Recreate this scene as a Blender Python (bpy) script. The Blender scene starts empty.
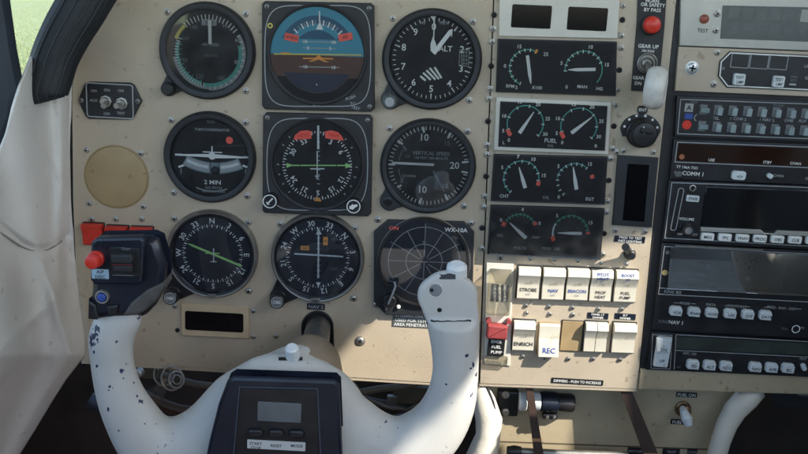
import bpy, bmesh, math, random
from mathutils import Vector, Matrix
from mathutils.bvhtree import BVHTree
random.seed(7)
SC = bpy.context.scene
COL = SC.collection
R = math.radians
PI = math.pi

# ------------------------------------------------------------------ camera
F = 900.0; W0, H0 = 808.0, 454.0
TILT = R(14.5); ROLL = R(2.1); DIST = 0.79
_d = Vector((0, math.cos(TILT), -math.sin(TILT)))
_u0 = Vector((0, math.sin(TILT), math.cos(TILT)))
_r = Vector((1, 0, 0))*math.cos(ROLL) + _u0*math.sin(ROLL)
_u = Vector((1, 0, 0))*-math.sin(ROLL) + _u0*math.cos(ROLL)
CAM = _d*-DIST

def ray(px, py):
    return (_d*F + _r*(px-W0/2) - _u*(py-H0/2)).normalized()
def P(px, py, h=0.0):
    """panel measurements: point on the plane h millimetres in front of the panel"""
    v = ray(px, py)
    t = (-h*0.001 - CAM.y)/v.y
    return CAM + v*t
def S(px, py, h=0.0):
    return (P(px+1, py, h)-P(px-1, py, h)).length/2

cd = bpy.data.cameras.new('camera'); co = bpy.data.objects.new('camera', cd); COL.objects.link(co)
m3 = Matrix((_r, _u, -_d)).transposed()
co.matrix_world = Matrix.Translation(CAM) @ m3.to_4x4()
cd.sensor_width = 36; cd.lens = F/W0*36; cd.clip_start = 0.01; cd.clip_end = 500
SC.camera = co

# ------------------------------------------------------------------ materials
MATS = {}
def mat(name, col, rough=0.5, metal=0.0, var=0.0, vscale=60, bump=0.0, bscale=400, spec=0.5, coat=0.0, emit=None, col2=None, rvar=0.0, detail=4):
    if name in MATS: return MATS[name]
    m = bpy.data.materials.new(name); m.use_nodes = True
    nt = m.node_tree; N = nt.nodes; L = nt.links
    b = N['Principled BSDF']
    b.inputs['Base Color'].default_value = (*col, 1)
    b.inputs['Roughness'].default_value = rough
    b.inputs['Metallic'].default_value = metal
    b.inputs['Specular IOR Level'].default_value = spec
    b.inputs['Coat Weight'].default_value = coat
    tc = N.new('ShaderNodeTexCoord')
    if var > 0 or col2:
        n = N.new('ShaderNodeTexNoise'); n.inputs['Scale'].default_value = vscale; n.inputs['Detail'].default_value = detail
        L.new(tc.outputs['Object'], n.inputs['Vector'])
        r = N.new('ShaderNodeValToRGB')
        c2 = col2 if col2 else tuple(min(1, c*(1+var)) for c in col)
        c1 = col if col2 else tuple(c*(1-var) for c in col)
        r.color_ramp.elements[0].position = 0.32; r.color_ramp.elements[1].position = 0.68
        r.color_ramp.elements[0].color = (*c1, 1); r.color_ramp.elements[1].color = (*c2, 1)
        L.new(n.outputs['Fac'], r.inputs['Fac']); L.new(r.outputs['Color'], b.inputs['Base Color'])
    if rvar > 0:
        n = N.new('ShaderNodeTexNoise'); n.inputs['Scale'].default_value = 35; n.inputs['Detail'].default_value = 6
        L.new(tc.outputs['Object'], n.inputs['Vector'])
        mr = N.new('ShaderNodeMapRange'); mr.inputs['From Min'].default_value = 0.3; mr.inputs['From Max'].default_value = 0.7
        mr.inputs['To Min'].default_value = max(0.03, rough-rvar); mr.inputs['To Max'].default_value = min(1, rough+rvar)
        L.new(n.outputs['Fac'], mr.inputs['Value']); L.new(mr.outputs['Result'], b.inputs['Roughness'])
    if bump > 0:
        n = N.new('ShaderNodeTexNoise'); n.inputs['Scale'].default_value = bscale; n.inputs['Detail'].default_value = 3
        L.new(tc.outputs['Object'], n.inputs['Vector'])
        bp = N.new('ShaderNodeBump'); bp.inputs['Strength'].default_value = bump; bp.inputs['Distance'].default_value = 0.001
        L.new(n.outputs['Fac'], bp.inputs['Height']); L.new(bp.outputs['Normal'], b.inputs['Normal'])
    if emit:
        b.inputs['Emission Color'].default_value = (*emit[0], 1); b.inputs['Emission Strength'].default_value = emit[1]
    MATS[name] = m
    return m

def glassmat(name='cover_glass', tint=(1, 1, 1), rough=0.02, ior=1.5, boost=1.0, dust=0.004):
    if name in MATS: return MATS[name]
    m = bpy.data.materials.new(name); m.use_nodes = True
    nt = m.node_tree; N = nt.nodes; L = nt.links
    for n in list(N): N.remove(n)
    o = N.new('ShaderNodeOutputMaterial')
    t = N.new('ShaderNodeBsdfTransparent'); t.inputs['Color'].default_value = (*tint, 1)
    g = N.new('ShaderNodeBsdfGlossy'); g.inputs['Roughness'].default_value = rough
    fr = N.new('ShaderNodeFresnel'); fr.inputs['IOR'].default_value = ior
    mu = N.new('ShaderNodeMath'); mu.operation = 'MULTIPLY'; mu.inputs[1].default_value = boost
    L.new(fr.outputs[0], mu.inputs[0])
    d = N.new('ShaderNodeBsdfDiffuse'); d.inputs['Color'].default_value = (0.6, 0.6, 0.58, 1)
    n = N.new('ShaderNodeTexNoise'); n.inputs['Scale'].default_value = 90; n.inputs['Detail'].default_value = 8
    tc = N.new('ShaderNodeTexCoord'); L.new(tc.outputs['Object'], n.inputs['Vector'])
    mr = N.new('ShaderNodeMapRange'); mr.inputs['From Min'].default_value = 0.35; mr.inputs['From Max'].default_value = 0.8
    mr.inputs['To Min'].default_value = dust*0.4; mr.inputs['To Max'].default_value = dust*3
    L.new(n.outputs['Fac'], mr.inputs['Value'])
    m1 = N.new('ShaderNodeMixShader'); L.new(mr.outputs['Result'], m1.inputs[0]); L.new(t.outputs[0], m1.inputs[1]); L.new(d.outputs[0], m1.inputs[2])
    m2 = N.new('ShaderNodeMixShader'); L.new(mu.outputs[0], m2.inputs[0]); L.new(m1.outputs[0], m2.inputs[1]); L.new(g.outputs[0], m2.inputs[2])
    L.new(m2.outputs[0], o.inputs['Surface'])
    MATS[name] = m
    return m

PANEL = mat('panel_paint', (0.45, 0.37, 0.268), 0.42, var=0.09, vscale=14, bump=0.25, bscale=900, rvar=0.16, detail=10)
PANEL2 = mat('plate_paint', (0.465, 0.39, 0.29), 0.4, var=0.09, vscale=16, bump=0.2, bscale=900, rvar=0.16, detail=10)
SUBP = mat('subpanel_paint', (0.44, 0.36, 0.235), 0.5, var=0.08, vscale=20, bump=0.2, bscale=700, rvar=0.1)
SILV = mat('silver_plate', (0.42, 0.41, 0.37), 0.35, metal=0.35, var=0.06, vscale=60, rvar=0.1)
TANM = mat('tan_cover', (0.36, 0.26, 0.13), 0.45, var=0.12, vscale=35, rvar=0.12)
FRAMEW = mat('cream_frame', (0.60, 0.57, 0.49), 0.45, var=0.05)
FRAMET = mat('tan_frame', (0.50, 0.38, 0.24), 0.5, var=0.06)
BLK = mat('black_plastic', (0.013, 0.013, 0.015), 0.38, var=0.3, vscale=80, bump=0.15, bscale=1200, rvar=0.1)
BLKM = mat('black_matte', (0.018, 0.018, 0.019), 0.6, var=0.3, vscale=50, bump=0.2, bscale=1500)
CHAR = mat('charcoal_bezel', (0.016, 0.018, 0.021), 0.5, var=0.2, vscale=60, bump=0.2, bscale=1200)
DIAL = mat('dial_black', (0.006, 0.006, 0.008), 0.7)
DIALB = mat('dial_blue_black', (0.004, 0.006, 0.018), 0.6)
HOLE = mat('hole_dark', (0.003, 0.003, 0.003), 0.8)  # near black stands in for the shade inside holes and slots
WHT = mat('marking_white', (0.72, 0.72, 0.68), 0.6)
GRYM = mat('marking_grey', (0.32, 0.33, 0.33), 0.6)
DIMM = mat('marking_dim', (0.14, 0.145, 0.15), 0.6)
TEAL = mat('marking_teal', (0.08, 0.36, 0.28), 0.6)
GRN = mat('needle_green', (0.33, 0.62, 0.20), 0.55)
GRND = mat('arc_green', (0.06, 0.25, 0.13), 0.6)
YEL = mat('marking_yellow', (0.62, 0.52, 0.10), 0.6)
ORG = mat('marking_orange', (0.75, 0.30, 0.05), 0.6)
REDM = mat('marking_red', (0.85, 0.12, 0.08), 0.55)
SKYB = mat('horizon_sky', (0.045, 0.25, 0.34), 0.5)
SKYD = mat('horizon_sky_dark', (0.015, 0.085, 0.15), 0.5)
GNDB = mat('horizon_ground', (0.085, 0.032, 0.018), 0.5)
GNDD = mat('horizon_base', (0.012, 0.018, 0.04), 0.5)
NAVY = mat('marking_navy', (0.03, 0.07, 0.30), 0.6)
INK = mat('ink_black', (0.015, 0.015, 0.02), 0.6)
METAL = mat('bare_metal', (0.46, 0.44, 0.40), 0.42, metal=0.85, var=0.1, vscale=200, rvar=0.1)
DMET = mat('dull_metal', (0.28, 0.27, 0.25), 0.42, metal=0.8, var=0.15, vscale=150, rvar=0.1)
REDP = mat('red_plastic', (0.62, 0.035, 0.02), 0.4, var=0.12, vscale=90, rvar=0.1)
REDD = mat('dull_red_plastic', (0.30, 0.05, 0.05), 0.5, var=0.15, vscale=90)
ROCK = mat('ivory_rocker', (0.66, 0.62, 0.51), 0.35, var=0.07, vscale=70, rvar=0.12, detail=8)
KEY = mat('white_key', (0.62, 0.66, 0.66), 0.35, var=0.06, vscale=200)
KEYD = mat('grey_key', (0.16, 0.22, 0.23), 0.35, var=0.1, vscale=200)
SCR = mat('display_black', (0.004, 0.004, 0.005), 0.12)
SCRB = mat('display_brown', (0.022, 0.009, 0.005), 0.15, var=0.2, vscale=20)
LCD = mat('display_grey_green', (0.035, 0.042, 0.036), 0.3, var=0.3, vscale=60)
LCDG = mat('display_grey', (0.085, 0.092, 0.088), 0.3, var=0.2, vscale=40)
BROWNP = mat('brown_blank', (0.33, 0.235, 0.12), 0.5, var=0.1, vscale=90)
STRAP = mat('brown_lever', (0.045, 0.024, 0.015), 0.5, var=0.25, vscale=60)
NAVYP = mat('navy_plastic', (0.008, 0.011, 0.021), 0.35, var=0.3, vscale=60, bump=0.12, bscale=900, rvar=0.1)
LEATH = mat('grey_leather', (0.075, 0.068, 0.06), 0.6, var=0.25, vscale=90, bump=0.4, bscale=900)
PAD = mat('black_padding', (0.010, 0.013, 0.015), 0.55, var=0.3, vscale=60, bump=0.5, bscale=800)
CLEARP = glassmat('clear_plastic', (0.95, 0.92, 0.84), 0.15, 1.35, 0.7, 0.05)
GLASS = glassmat('cover_glass', ior=1.42)
GLASS2 = glassmat('display_glass', (0.9, 0.9, 0.9), 0.015, 1.65, 5.0, 0.012)
GLASSD = glassmat('worn_cover_glass', (1, 1, 1), 0.04, 1.6, 1.9, 0.014)
PANE = glassmat('window_acrylic', (0.93, 0.95, 0.94), 0.02, 1.45, 1.0, 0.02)

def wear(m, dark, scale=130, thr=.64, amt=.55, smudge=6, sm_amt=.25):
    # scuffs, specks and finger marks that belong to the paint itself
    nt = m.node_tree; N = nt.nodes; L = nt.links; b = N['Principled BSDF']; inp = b.inputs['Base Color']
    tc = N.new('ShaderNodeTexCoord'); cur = inp.links[0].from_socket
    for sc, lo, hi, am, st in ((scale, thr, thr+.05, amt, 1), (smudge, .5, .75, sm_amt, 1), (scale*.35, thr+.03, thr+.09, amt*.8, 7)):
        mp = N.new('ShaderNodeMapping'); mp.inputs['Scale'].default_value = (1, 1, st); mp.inputs['Rotation'].default_value = (0, .5 if st > 1 else 0, 0); L.new(tc.outputs['Object'], mp.inputs['Vector'])
        n = N.new('ShaderNodeTexNoise'); n.inputs['Scale'].default_value = sc; n.inputs['Detail'].default_value = 9; L.new(mp.outputs['Vector'], n.inputs['Vector'])
        r = N.new('ShaderNodeMapRange'); r.inputs['From Min'].default_value = lo; r.inputs['From Max'].default_value = hi; r.inputs['To Max'].default_value = am; L.new(n.outputs['Fac'], r.inputs['Value'])
        mx = N.new('ShaderNodeMix'); mx.data_type = 'RGBA'; L.new(r.outputs['Result'], mx.inputs['Factor']); L.new(cur, mx.inputs['A']); mx.inputs['B'].default_value = (*dark, 1); cur = mx.outputs['Result']
    L.new(cur, inp)
for m_ in (PANEL, PANEL2): wear(m_, (.20, .15, .10))
wear(SUBP, (.2, .13, .07)); wear(TANM, (.2, .12, .06)); wear(ROCK, (.42, .34, .22), 90, .6, .4, 25, .5); wear(KEY, (.3, .3, .28), 200, .6, .5, 60, .4)

# ------------------------------------------------------------------ mesh builder
ORIG = {}
def offset_poly(pts, d):
    n = len(pts); out = []
    for i in range(n):
        p0 = pts[i-1]; p1 = pts[i]; p2 = pts[(i+1) % n]
        e1 = (p1[0]-p0[0], p1[1]-p0[1]); e2 = (p2[0]-p1[0], p2[1]-p1[1])
        l1 = math.hypot(*e1) or 1e-9; l2 = math.hypot(*e2) or 1e-9
        n1 = (-e1[1]/l1, e1[0]/l1); n2 = (-e2[1]/l2, e2[0]/l2)
        bx, by = n1[0]+n2[0], n1[1]+n2[1]
        q = bx*bx+by*by
        if q < 0.3: bx, by, q = n1[0]*1.4, n1[1]*1.4, 2
        k = 2*d/q
        out.append((p1[0]+bx*k, p1[1]+by*k))
    return out

_tcache = {}
def text_geo(s):
    if s in _tcache: return _tcache[s]
    c = bpy.data.curves.new('t', 'FONT'); c.body = s; c.size = 1; c.resolution_u = 2
    c.offset = 0.014; c.align_x = 'CENTER'; c.fill_mode = 'FRONT'
    o = bpy.data.objects.new('t', c); COL.objects.link(o)
    bpy.context.view_layer.update()
    dg = bpy.context.evaluated_depsgraph_get()
    me = bpy.data.meshes.new_from_object(o.evaluated_get(dg))
    vs = [(v.co.x, v.co.y) for v in me.vertices]; fs = [tuple(p.vertices) for p in me.polygons]
    nz = [p.normal.z for p in me.polygons]
    fs = [f if z >= 0 else f[::-1] for f, z in zip(fs, nz)]
    bpy.data.objects.remove(o); bpy.data.curves.remove(c); bpy.data.meshes.remove(me)
    _tcache[s] = (vs, fs)
    return _tcache[s]

class MB:
    def __init__(s, href=0.0, rot=0.0):
        s.v = []; s.f = []; s.m = []; s.mats = []; s.href = href; s.rot = rot
    def mi(s, m):
        if m not in s.mats: s.mats.append(m)
        return s.mats.index(m)
    def add(s, vs, fs, m):
        o = len(s.v); s.v += [tuple(v) for v in vs]; k = s.mi(m)
        for f in fs: s.f.append(tuple(i+o for i in f)); s.m.append(k)
    def L(s, cx, cy, pts, rot=0):
        """local pixel-sized offsets (x right, z up) about a measured centre -> metres in the panel plane"""
        O = P(cx, cy, s.href); k = S(cx, cy, s.href); a = -R(rot+s.rot); c, q = math.cos(a), math.sin(a)
        return [(O.x+k*(x*c-z*q), O.z+k*(x*q+z*c)) for x, z in pts]
    def px(s, pts):
        r = [(p.x, p.z) for p in (P(x, y, s.href) for x, y in pts)]
        A = sum(r[i-1][0]*r[i][1]-r[i][0]*r[i-1][1] for i in range(len(r)))
        return r if A > 0 else r[::-1]
    def prism(s, xz, h0, h1, m, bev=0.0, mside=None, top=True, back=0.0, shift=0.0):
        n = len(xz); b = bev*0.001
        rings = [([(x, z-shift*.001) for x, z in (offset_poly(xz, back*.001) if back else xz)], h0)]
        if bev > 0:
            rings += [(xz, h1-bev), (offset_poly(xz, b*0.3), h1-bev*0.3), (offset_poly(xz, b), h1)]
        else: rings += [(xz, h1)]
        vs = []; fs = []
        for pts, h in rings: vs += [(x, -h*0.001, z) for x, z in pts]
        for r in range(len(rings)-1):
            for i in range(n):
                j = (i+1) % n
                fs.append((r*n+i, r*n+j, (r+1)*n+j, (r+1)*n+i))
        s.add(vs, fs, mside or m)
        if top:
            last = rings[-1]
            s.add([(x, -last[1]*0.001, z) for x, z in last[0]], [tuple(range(n))], m)
        s.add([(x, -h0*0.001, z) for x, z in xz], [tuple(range(n))[::-1]], m)
    def flat(s, xz, h, m):
        s.add([(x, -h*0.001, z) for x, z in xz], [tuple(range(len(xz)))], m)
    def rr(s, cx, cy, w, h, r=0, rot=0, n=4):
        if r <= 0: pts = [(-w/2, -h/2), (w/2, -h/2), (w/2, h/2), (-w/2, h/2)]
        else:
            pts = []
            for (sx, sy, a0) in ((1, -1, -90), (1, 1, 0), (-1, 1, 90), (-1, -1, 180)):
                for i in range(n+1):
                    a = R(a0+90*i/n); pts.append((sx*(w/2-r)+r*math.cos(a), sy*(h/2-r)+r*math.sin(a)))
        return s.L(cx, cy, pts, rot)
    def box(s, cx, cy, w, h, h0, h1, m, r=0, bev=0, rot=0): s.prism(s.rr(cx, cy, w, h, r, rot), h0, h1, m, bev)
    def rect(s, cx, cy, w, h, hh, m, r=0, rot=0): s.flat(s.rr(cx, cy, w, h, r, rot), hh, m)
    def frame(s, xz, wpx, h0, h1, m, k=0.00088, bev=0.0):
        """a raised rim that follows a closed outline"""
        inn = offset_poly(xz, wpx*k); n = len(xz); vs = []; fs = []
        b = bev*0.001
        rings = [(xz, h0), (xz, h1-bev), (offset_poly(xz, b), h1), (offset_poly(xz, wpx*k-b), h1), (inn, h1-bev), (inn, h0)] if bev > 0 else [(xz, h0), (xz, h1), (inn, h1), (inn, h0)]
        for pts, h in rings: vs += [(x, -h*0.001, z) for x, z in pts]
        for r in range(len(rings)-1):
            for i in range(n):
                j = (i+1) % n; fs.append((r*n+i, r*n+j, (r+1)*n+j, (r+1)*n+i))
        s.add(vs, fs, m)
    def lathe(s, cx, cy, prof, m, seg=48, cap=True, fl=None):
        O = P(cx, cy, s.href); k = S(cx, cy, s.href); vs = []; fs = []
        for r, h in prof:
            for i in range(seg):
                a = 2*PI*i/seg; rr_ = r*k*(1+(fl[1]*(i % 2) if fl and h in fl[0] else 0))
                vs.append((O.x+rr_*math.cos(a), -h*0.001, O.z+rr_*math.sin(a)))
        for q in range(len(prof)-1):
            for i in range(seg):
                j = (i+1) % seg; fs.append((q*seg+i, q*seg+j, (q+1)*seg+j, (q+1)*seg+i))
        if cap:
            fs.append(tuple(range((len(prof)-1)*seg, len(prof)*seg)))
        s.add(vs, fs, m)
    def arc(s, cx, cy, r0, r1, a0, a1, hh, m, n=None):
        n = n or max(2, int(abs(a1-a0)/4)); pts = []
        for i in range(n+1):
            a = R(a0+(a1-a0)*i/n); pts.append((r0*math.sin(a), r0*math.cos(a)))
            pts.append((r1*math.sin(a), r1*math.cos(a)))
        q = s.L(cx, cy, pts)
        s.add([(x, -hh*0.001, z) for x, z in q], [(2*i, 2*i+2, 2*i+3, 2*i+1) for i in range(n)], m)
    def disc(s, cx, cy, r, hh, m, seg=48, rz=None):
        rz = rz or r
        s.flat(s.L(cx, cy, [(r*math.cos(2*PI*i/seg), rz*math.sin(2*PI*i/seg)) for i in range(seg)]), hh, m)
    def slab(s, cx, cy, r, z0, z1, hh, m, n=24):
        """the part of a disc between two heights"""
        a0 = math.asin(max(-1, min(1, z0/r))); a1 = math.asin(max(-1, min(1, z1/r))); pts = []
        for i in range(n+1):
            a = a0+(a1-a0)*i/n; pts.append((r*math.cos(a), r*math.sin(a)))
        for i in range(n+1):
            a = a1+(a0-a1)*i/n; pts.append((-r*math.cos(a), r*math.sin(a)))
        s.flat(s.L(cx, cy, pts), hh, m)
    def ticks(s, cx, cy, r0, r1, angs, w, hh, m):
        for a in angs:
            q = R(a); dx, dz = math.sin(q), math.cos(q); nx, nz = dz*w/2, -dx*w/2
            s.flat(s.L(cx, cy, [(r0*dx-nx, r0*dz-nz), (r0*dx+nx, r0*dz+nz), (r1*dx+nx, r1*dz+nz), (r1*dx-nx, r1*dz-nz)]), hh, m)
    def line(s, x0, y0, x1, y1, w, hh, m, thick=0.0, w1=None):
        """a straight strip between two measured points"""
        a = P(x0, y0, s.href); b = P(x1, y1, s.href); k = S(x0, y0, s.href)
        d = Vector((b.x-a.x, 0, b.z-a.z)).normalized(); n = Vector((-d.z, 0, d.x))*(w*k/2); n1 = n*((w1 if w1 is not None else w)/w)
        q = [(a-n), (b-n1), (b+n1), (a+n)]; xz = [(p.x, p.z) for p in q]
        if thick > 0: s.prism(xz, hh, hh+thick, m)
        else: s.flat(xz, hh, m)
    def text(s, t, cx, cy, cap, hh, m, rot=0, wx=1.0):
        vs, fs = text_geo(t); k = cap/0.70
        q = s.L(cx, cy, [(x*k*wx, y*k-cap/2) for x, y in vs], rot)
        s.add([(x, -hh*0.001, z) for x, z in q], fs, m)
    def nums(s, cx, cy, r, items, cap, hh, m, radial=False, wx=1.0):
        for a, t in items:
            q = R(a); o = s.L(cx, cy, [(r*math.sin(q), r*math.cos(q))])[0]
            vs, fs = text_geo(t); k = cap/0.70*S(cx, cy, s.href); th = -q if radial else 0
            c_, s_ = math.cos(th), math.sin(th); vv = []
            for x, y in vs:
                x2 = x*k*wx; y2 = y*k-cap*S(cx, cy, s.href)/2
                vv.append((o[0]+x2*c_-y2*s_, -hh*0.001, o[1]+x2*s_+y2*c_))
            s.add(vv, fs, m)
    def tube(s, pts, rad, m, seg=16, cap=True, flat=None):
        n = len(pts); vs = []; fs = []; up = Vector((0.3, 0.2, 1)).normalized(); pu = None
        rad = rad if isinstance(rad, (list, tuple)) else [rad]*n
        for i, p in enumerate(pts):
            p = Vector(p); d = (Vector(pts[min(i+1, n-1)])-Vector(pts[max(i-1, 0)])).normalized()
            if pu is None: a = d.cross(up).normalized()
            else: a = (pu-d*pu.dot(d)).normalized()
            pu = a; b = d.cross(a)
            for j in range(seg):
                t = 2*PI*j/seg; q = p+(a*math.cos(t)+b*math.sin(t)*(flat or 1))*rad[i]; vs.append(tuple(q))
        for i in range(n-1):
            for j in range(seg):
                k = (j+1) % seg; fs.append((i*seg+j, i*seg+k, (i+1)*seg+k, (i+1)*seg+j))
        if cap: fs.append(tuple(range(seg))[::-1]); fs.append(tuple(range((n-1)*seg, n*seg)))
        s.add(vs, fs, m)
    def build(s, name, parent=None, origin=None, sharp=0.6):
        if parent is not None: org = ORIG[parent.name]
        else: org = Vector(origin) if origin is not None else Vector(s.v[0])
        me = bpy.data.meshes.new(name)
        me.from_pydata([(v[0]-org[0], v[1]-org[1], v[2]-org[2]) for v in s.v], [], s.f)
        for m in s.mats: me.materials.append(m)
        me.polygons.foreach_set('material_index', s.m)
        me.polygons.foreach_set('use_smooth', [True]*len(me.polygons)); me.update()
        bm = bmesh.new(); bm.from_mesh(me)
        for e in bm.edges:
            if len(e.link_faces) == 2 and e.calc_face_angle(0) > sharp: e.smooth = False
        bm.to_mesh(me); bm.free()
        o = bpy.data.objects.new(name, me); COL.objects.link(o)
        if parent is not None: o.parent = parent
        else: o.location = org
        ORIG[o.name] = org
        return o

def thing(name, label, cat, px, py, h=0.0, group=None):
    o = bpy.data.objects.new(name, None); COL.objects.link(o); o.location = P(px, py, h); o.empty_display_size = 0.02
    ORIG[o.name] = o.location.copy(); tag(o, label, cat, group); return o
def tag(o, label, cat, group=None, kind=None):
    if label: o['label'] = label
    if cat: o['category'] = cat
    if group: o['group'] = group
    if kind: o['kind'] = kind
    return o

def screw(parent, px, py, r=3.0, h=0.0, m=None, href=0.0):
    b = MB(href); m = m or METAL
    b.lathe(px, py, [(r*1.25, h), (r*1.25, h+0.35), (r*1.02, h+0.45), (r, h+0.9), (r*0.8, h+1.5), (r*0.45, h+1.75)], m, 20)
    a = random.uniform(0, 90)
    for q in (0, 90): b.box(px, py, r*1.15, r*0.3, h+1.76, h+1.82, HOLE, rot=a+q)
    return b.build('screw', parent)
def hole(parent, px, py, r=3.2, h=0.0):
    b = MB(); b.lathe(px, py, [(r, h), (r, h+0.5), (r*0.8, h+0.8)], BLK, 20); b.disc(px, py, r*0.7, h+0.82, HOLE, 16)
    return b.build('plug', parent)
def knob(parent, px, py, r, h0, h1, m, name='knob', top=None, flute=0.05, href=0.0):
    b = MB(href)
    b.lathe(px, py, [(r*1.1, h0), (r*1.1, h0+0.8), (r, h0+1.2), (r*0.96, h1-1), (r*0.82, h1)], m, 40, fl=((h0+1.2, h1-1), flute))
    if top: b.disc(px, py, r*0.62, h1+0.1, top, 24)
    return b.build(name, parent)
# ================================================================== main panel
pn = thing('instrument_panel', 'beige painted metal panel carrying the round flight instruments', 'panel', 300, 190)
b = MB(); b.prism(b.px([(78, -75), (495.5, -60), (493.2, 0), (478.6, 383), (470, 385.2), (140, 364), (83, 360), (77, 300), (73, 200), (72, 100)]), -2.5, 0, PANEL, 0.5)
b.build('panel_sheet', pn)
b = MB(); b.prism(b.px([(81, 359), (140, 363), (480, 384), (480, 388.5), (140, 368), (81, 364)]), -14, -0.6, PANEL, 0.6); b.build('lower_lip', pn)
for x, y, r in [(92, 219, 2.6), (116, 219, 2.6), (142, 219, 2.6), (248, 291, 2.4), (276, 336, 2.4), (360, 341, 4.2)]: screw(pn, x, y, r)
# shaft opening: dark plate painted for its shade, sheet left uncut
b = MB(); o_ = []
for i in range(17):
    a = PI*i/16; o_.append((317.5+15.5*math.cos(a), 326.5-15.5*math.sin(a)))
o_ += [(302.5, 345), (333.5, 346)]
q = b.px(o_); b.flat(q, 0.25, HOLE); b.frame(offset_poly(q, -0.0006), 1.6, 0.1, 1.6, BLKM, bev=0.4)
b.build('shaft_opening', pn)
b = MB(); b.box(316, 306.5, 18, 6.6, 0, 0.7, BLK, 0.8, 0.2, rot=1); b.text('NAV 2', 316, 306.5, 3.4, 0.8, GRYM, rot=1, wx=1.1); b.build('placard', pn)
b = MB(); b.box(415, 320.5, 45, 14.5, 0, 0.6, DMET, 0.5, 0.15, rot=1)
b.box(415, 320.5, 43.6, 13.2, 0.5, 0.72, LCDG, 0.3, 0, rot=1)
for i, t in enumerate(['STORMSCOPE NOT', 'USED FOR TSTORM', 'AREA PENETRATION']): b.text(t, 415, 316+i*4.4, 3.1, 0.8, WHT, rot=1, wx=1.02)
b.build('placard', pn)

b = MB(-4); b.prism(b.px([(485, -60), (505, -60), (503, 0), (489, 384), (466, 384), (482, 0)]), -9, -4, HOLE); b.build('seam_backing', pn)  # black strip added behind the seam to stop a light leak
b = MB(-6); b.prism(b.px([(60, 40), (84, 40), (84, 366), (64, 366)]), -9, -4, HOLE); b.build('edge_flange', pn)  # black strip added to darken the gap left of the panel
# round blank cover
cv = thing('blank_cover', 'round tan blank cover plate closing an unused instrument hole', 'cover plate', 116.6, 177)
b = MB(); b.lathe(116.6, 177, [(32.4, -0.5), (32.4, 0.5), (31.4, 0.75), (30.9, 0.2)], BROWNP, 64, cap=False); b.lathe(116.6, 177, [(31, 0.15), (30.4, 0.9), (30, 1.0)], TANM, 64); b.build('plate', cv)
for x, y in [(86.5, 150), (141, 153.5), (89.5, 203.5), (143.5, 206.5)]: screw(cv, x, y, 2.6)

# toggle switch unit
ts = thing('toggle_unit', 'small black hexagonal switch plate with two metal toggles and white border line', 'switch', 110, 100)
b = MB()
b.prism(b.px([(79, 100), (86, 83), (90, 81.5), (131, 82.5), (135, 85), (142.5, 101), (134, 118), (130, 119.5), (90, 118.5), (86.5, 116)]), 0, 3, BLK, 0.7)
q = b.rr(111, 100.5, 47, 34.5, 3, rot=1); b.frame(q, 1.1, 3.0, 3.25, GRYM)
for x, y in ((95, 90.5), (108, 89.8), (122, 90.4)): b.text('ON', x, y, 2.6, 3.1, GRYM, rot=1)
b.text('AUX', 95, 100, 2.6, 3.1, GRYM, rot=1); b.text('OFF', 108, 113.4, 2.6, 3.1, GRYM, rot=1); b.text('TEST', 122, 112.8, 2.6, 3.1, GRYM, rot=1)
b.build('plate', ts)
for x, y, dx, dy in ((107, 101, -3.5, 5), (123, 103, -7, 3)):
    b = MB(); b.lathe(x, y, [(6, 3), (6, 4.2), (4.6, 4.3), (4.6, 7), (3.8, 8)], METAL, 8)
    b.tube([P(x, y, 6), P(x+dx*.6, y+dy*.6, 11), P(x+dx, y+dy, 16)], [0.0013, 0.0016, 0.0024], METAL, 14); b.build('toggle', ts)
for x, y in ((82.5, 100), (138.8, 101)): screw(ts, x, y, 1.9, 2.8, DMET)

# red switches
for i, (x, y, w) in enumerate(((94.5, 233.5, 20), (118.5, 236, 21), (143, 237, 21))):
    t = thing('red_switch', ['red rocker switch leftmost of three above the black yoke grip', 'red rocker switch between two others above the black yoke grip', 'red rocker switch rightmost of three above the black yoke grip'][i], 'switch', x, y, group='red rocker switches')
    b = MB(); b.box(x, y, w+2, 24, 0, 1.2, BLK, 1, .3); b.build('surround', t)
    b = MB(); O = P(x, y); k = S(x, y); hw = w*k/2
    prof = [(11*k, 1.2), (11*k, 7.5), (9.5*k, 9), (1*k, 5.5), (-9.5*k, 4.5), (-11*k, 3.5), (-11*k, 1.2)]
    vs = [(O.x+sx*hw, -h*.001, O.z+z) for sx in (-1, 1) for z, h in prof]; n = len(prof)
    fs = [(i_, i_+1, n+i_+1, n+i_) for i_ in range(n-1)]+[tuple(range(n))[::-1], tuple(range(n, 2*n))]
    b.add(vs, fs, REDP); b.build('rocker', t, sharp=0.4)

# slot plate
sp = thing('slot_plate', 'tan framed plate around a wide black display slot under the lower left gauge', 'display plate', 215, 321)
b = MB(); b.box(215.5, 320.7, 67, 33, 0, 2.2, FRAMET, 0.8, 0.5, rot=1.0); b.build('frame', sp)
b = MB(); b.box(214.8, 320.8, 58, 20, 2.2, 2.5, SCR, 2.2, 0.1, rot=1.0); b.build('display', sp)
for x, y in ((175, 306), (253.5, 311), (253.5, 336.5)): screw(sp, x, y, 2.2)
hole(sp, 177.5, 330, 2.4)

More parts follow.
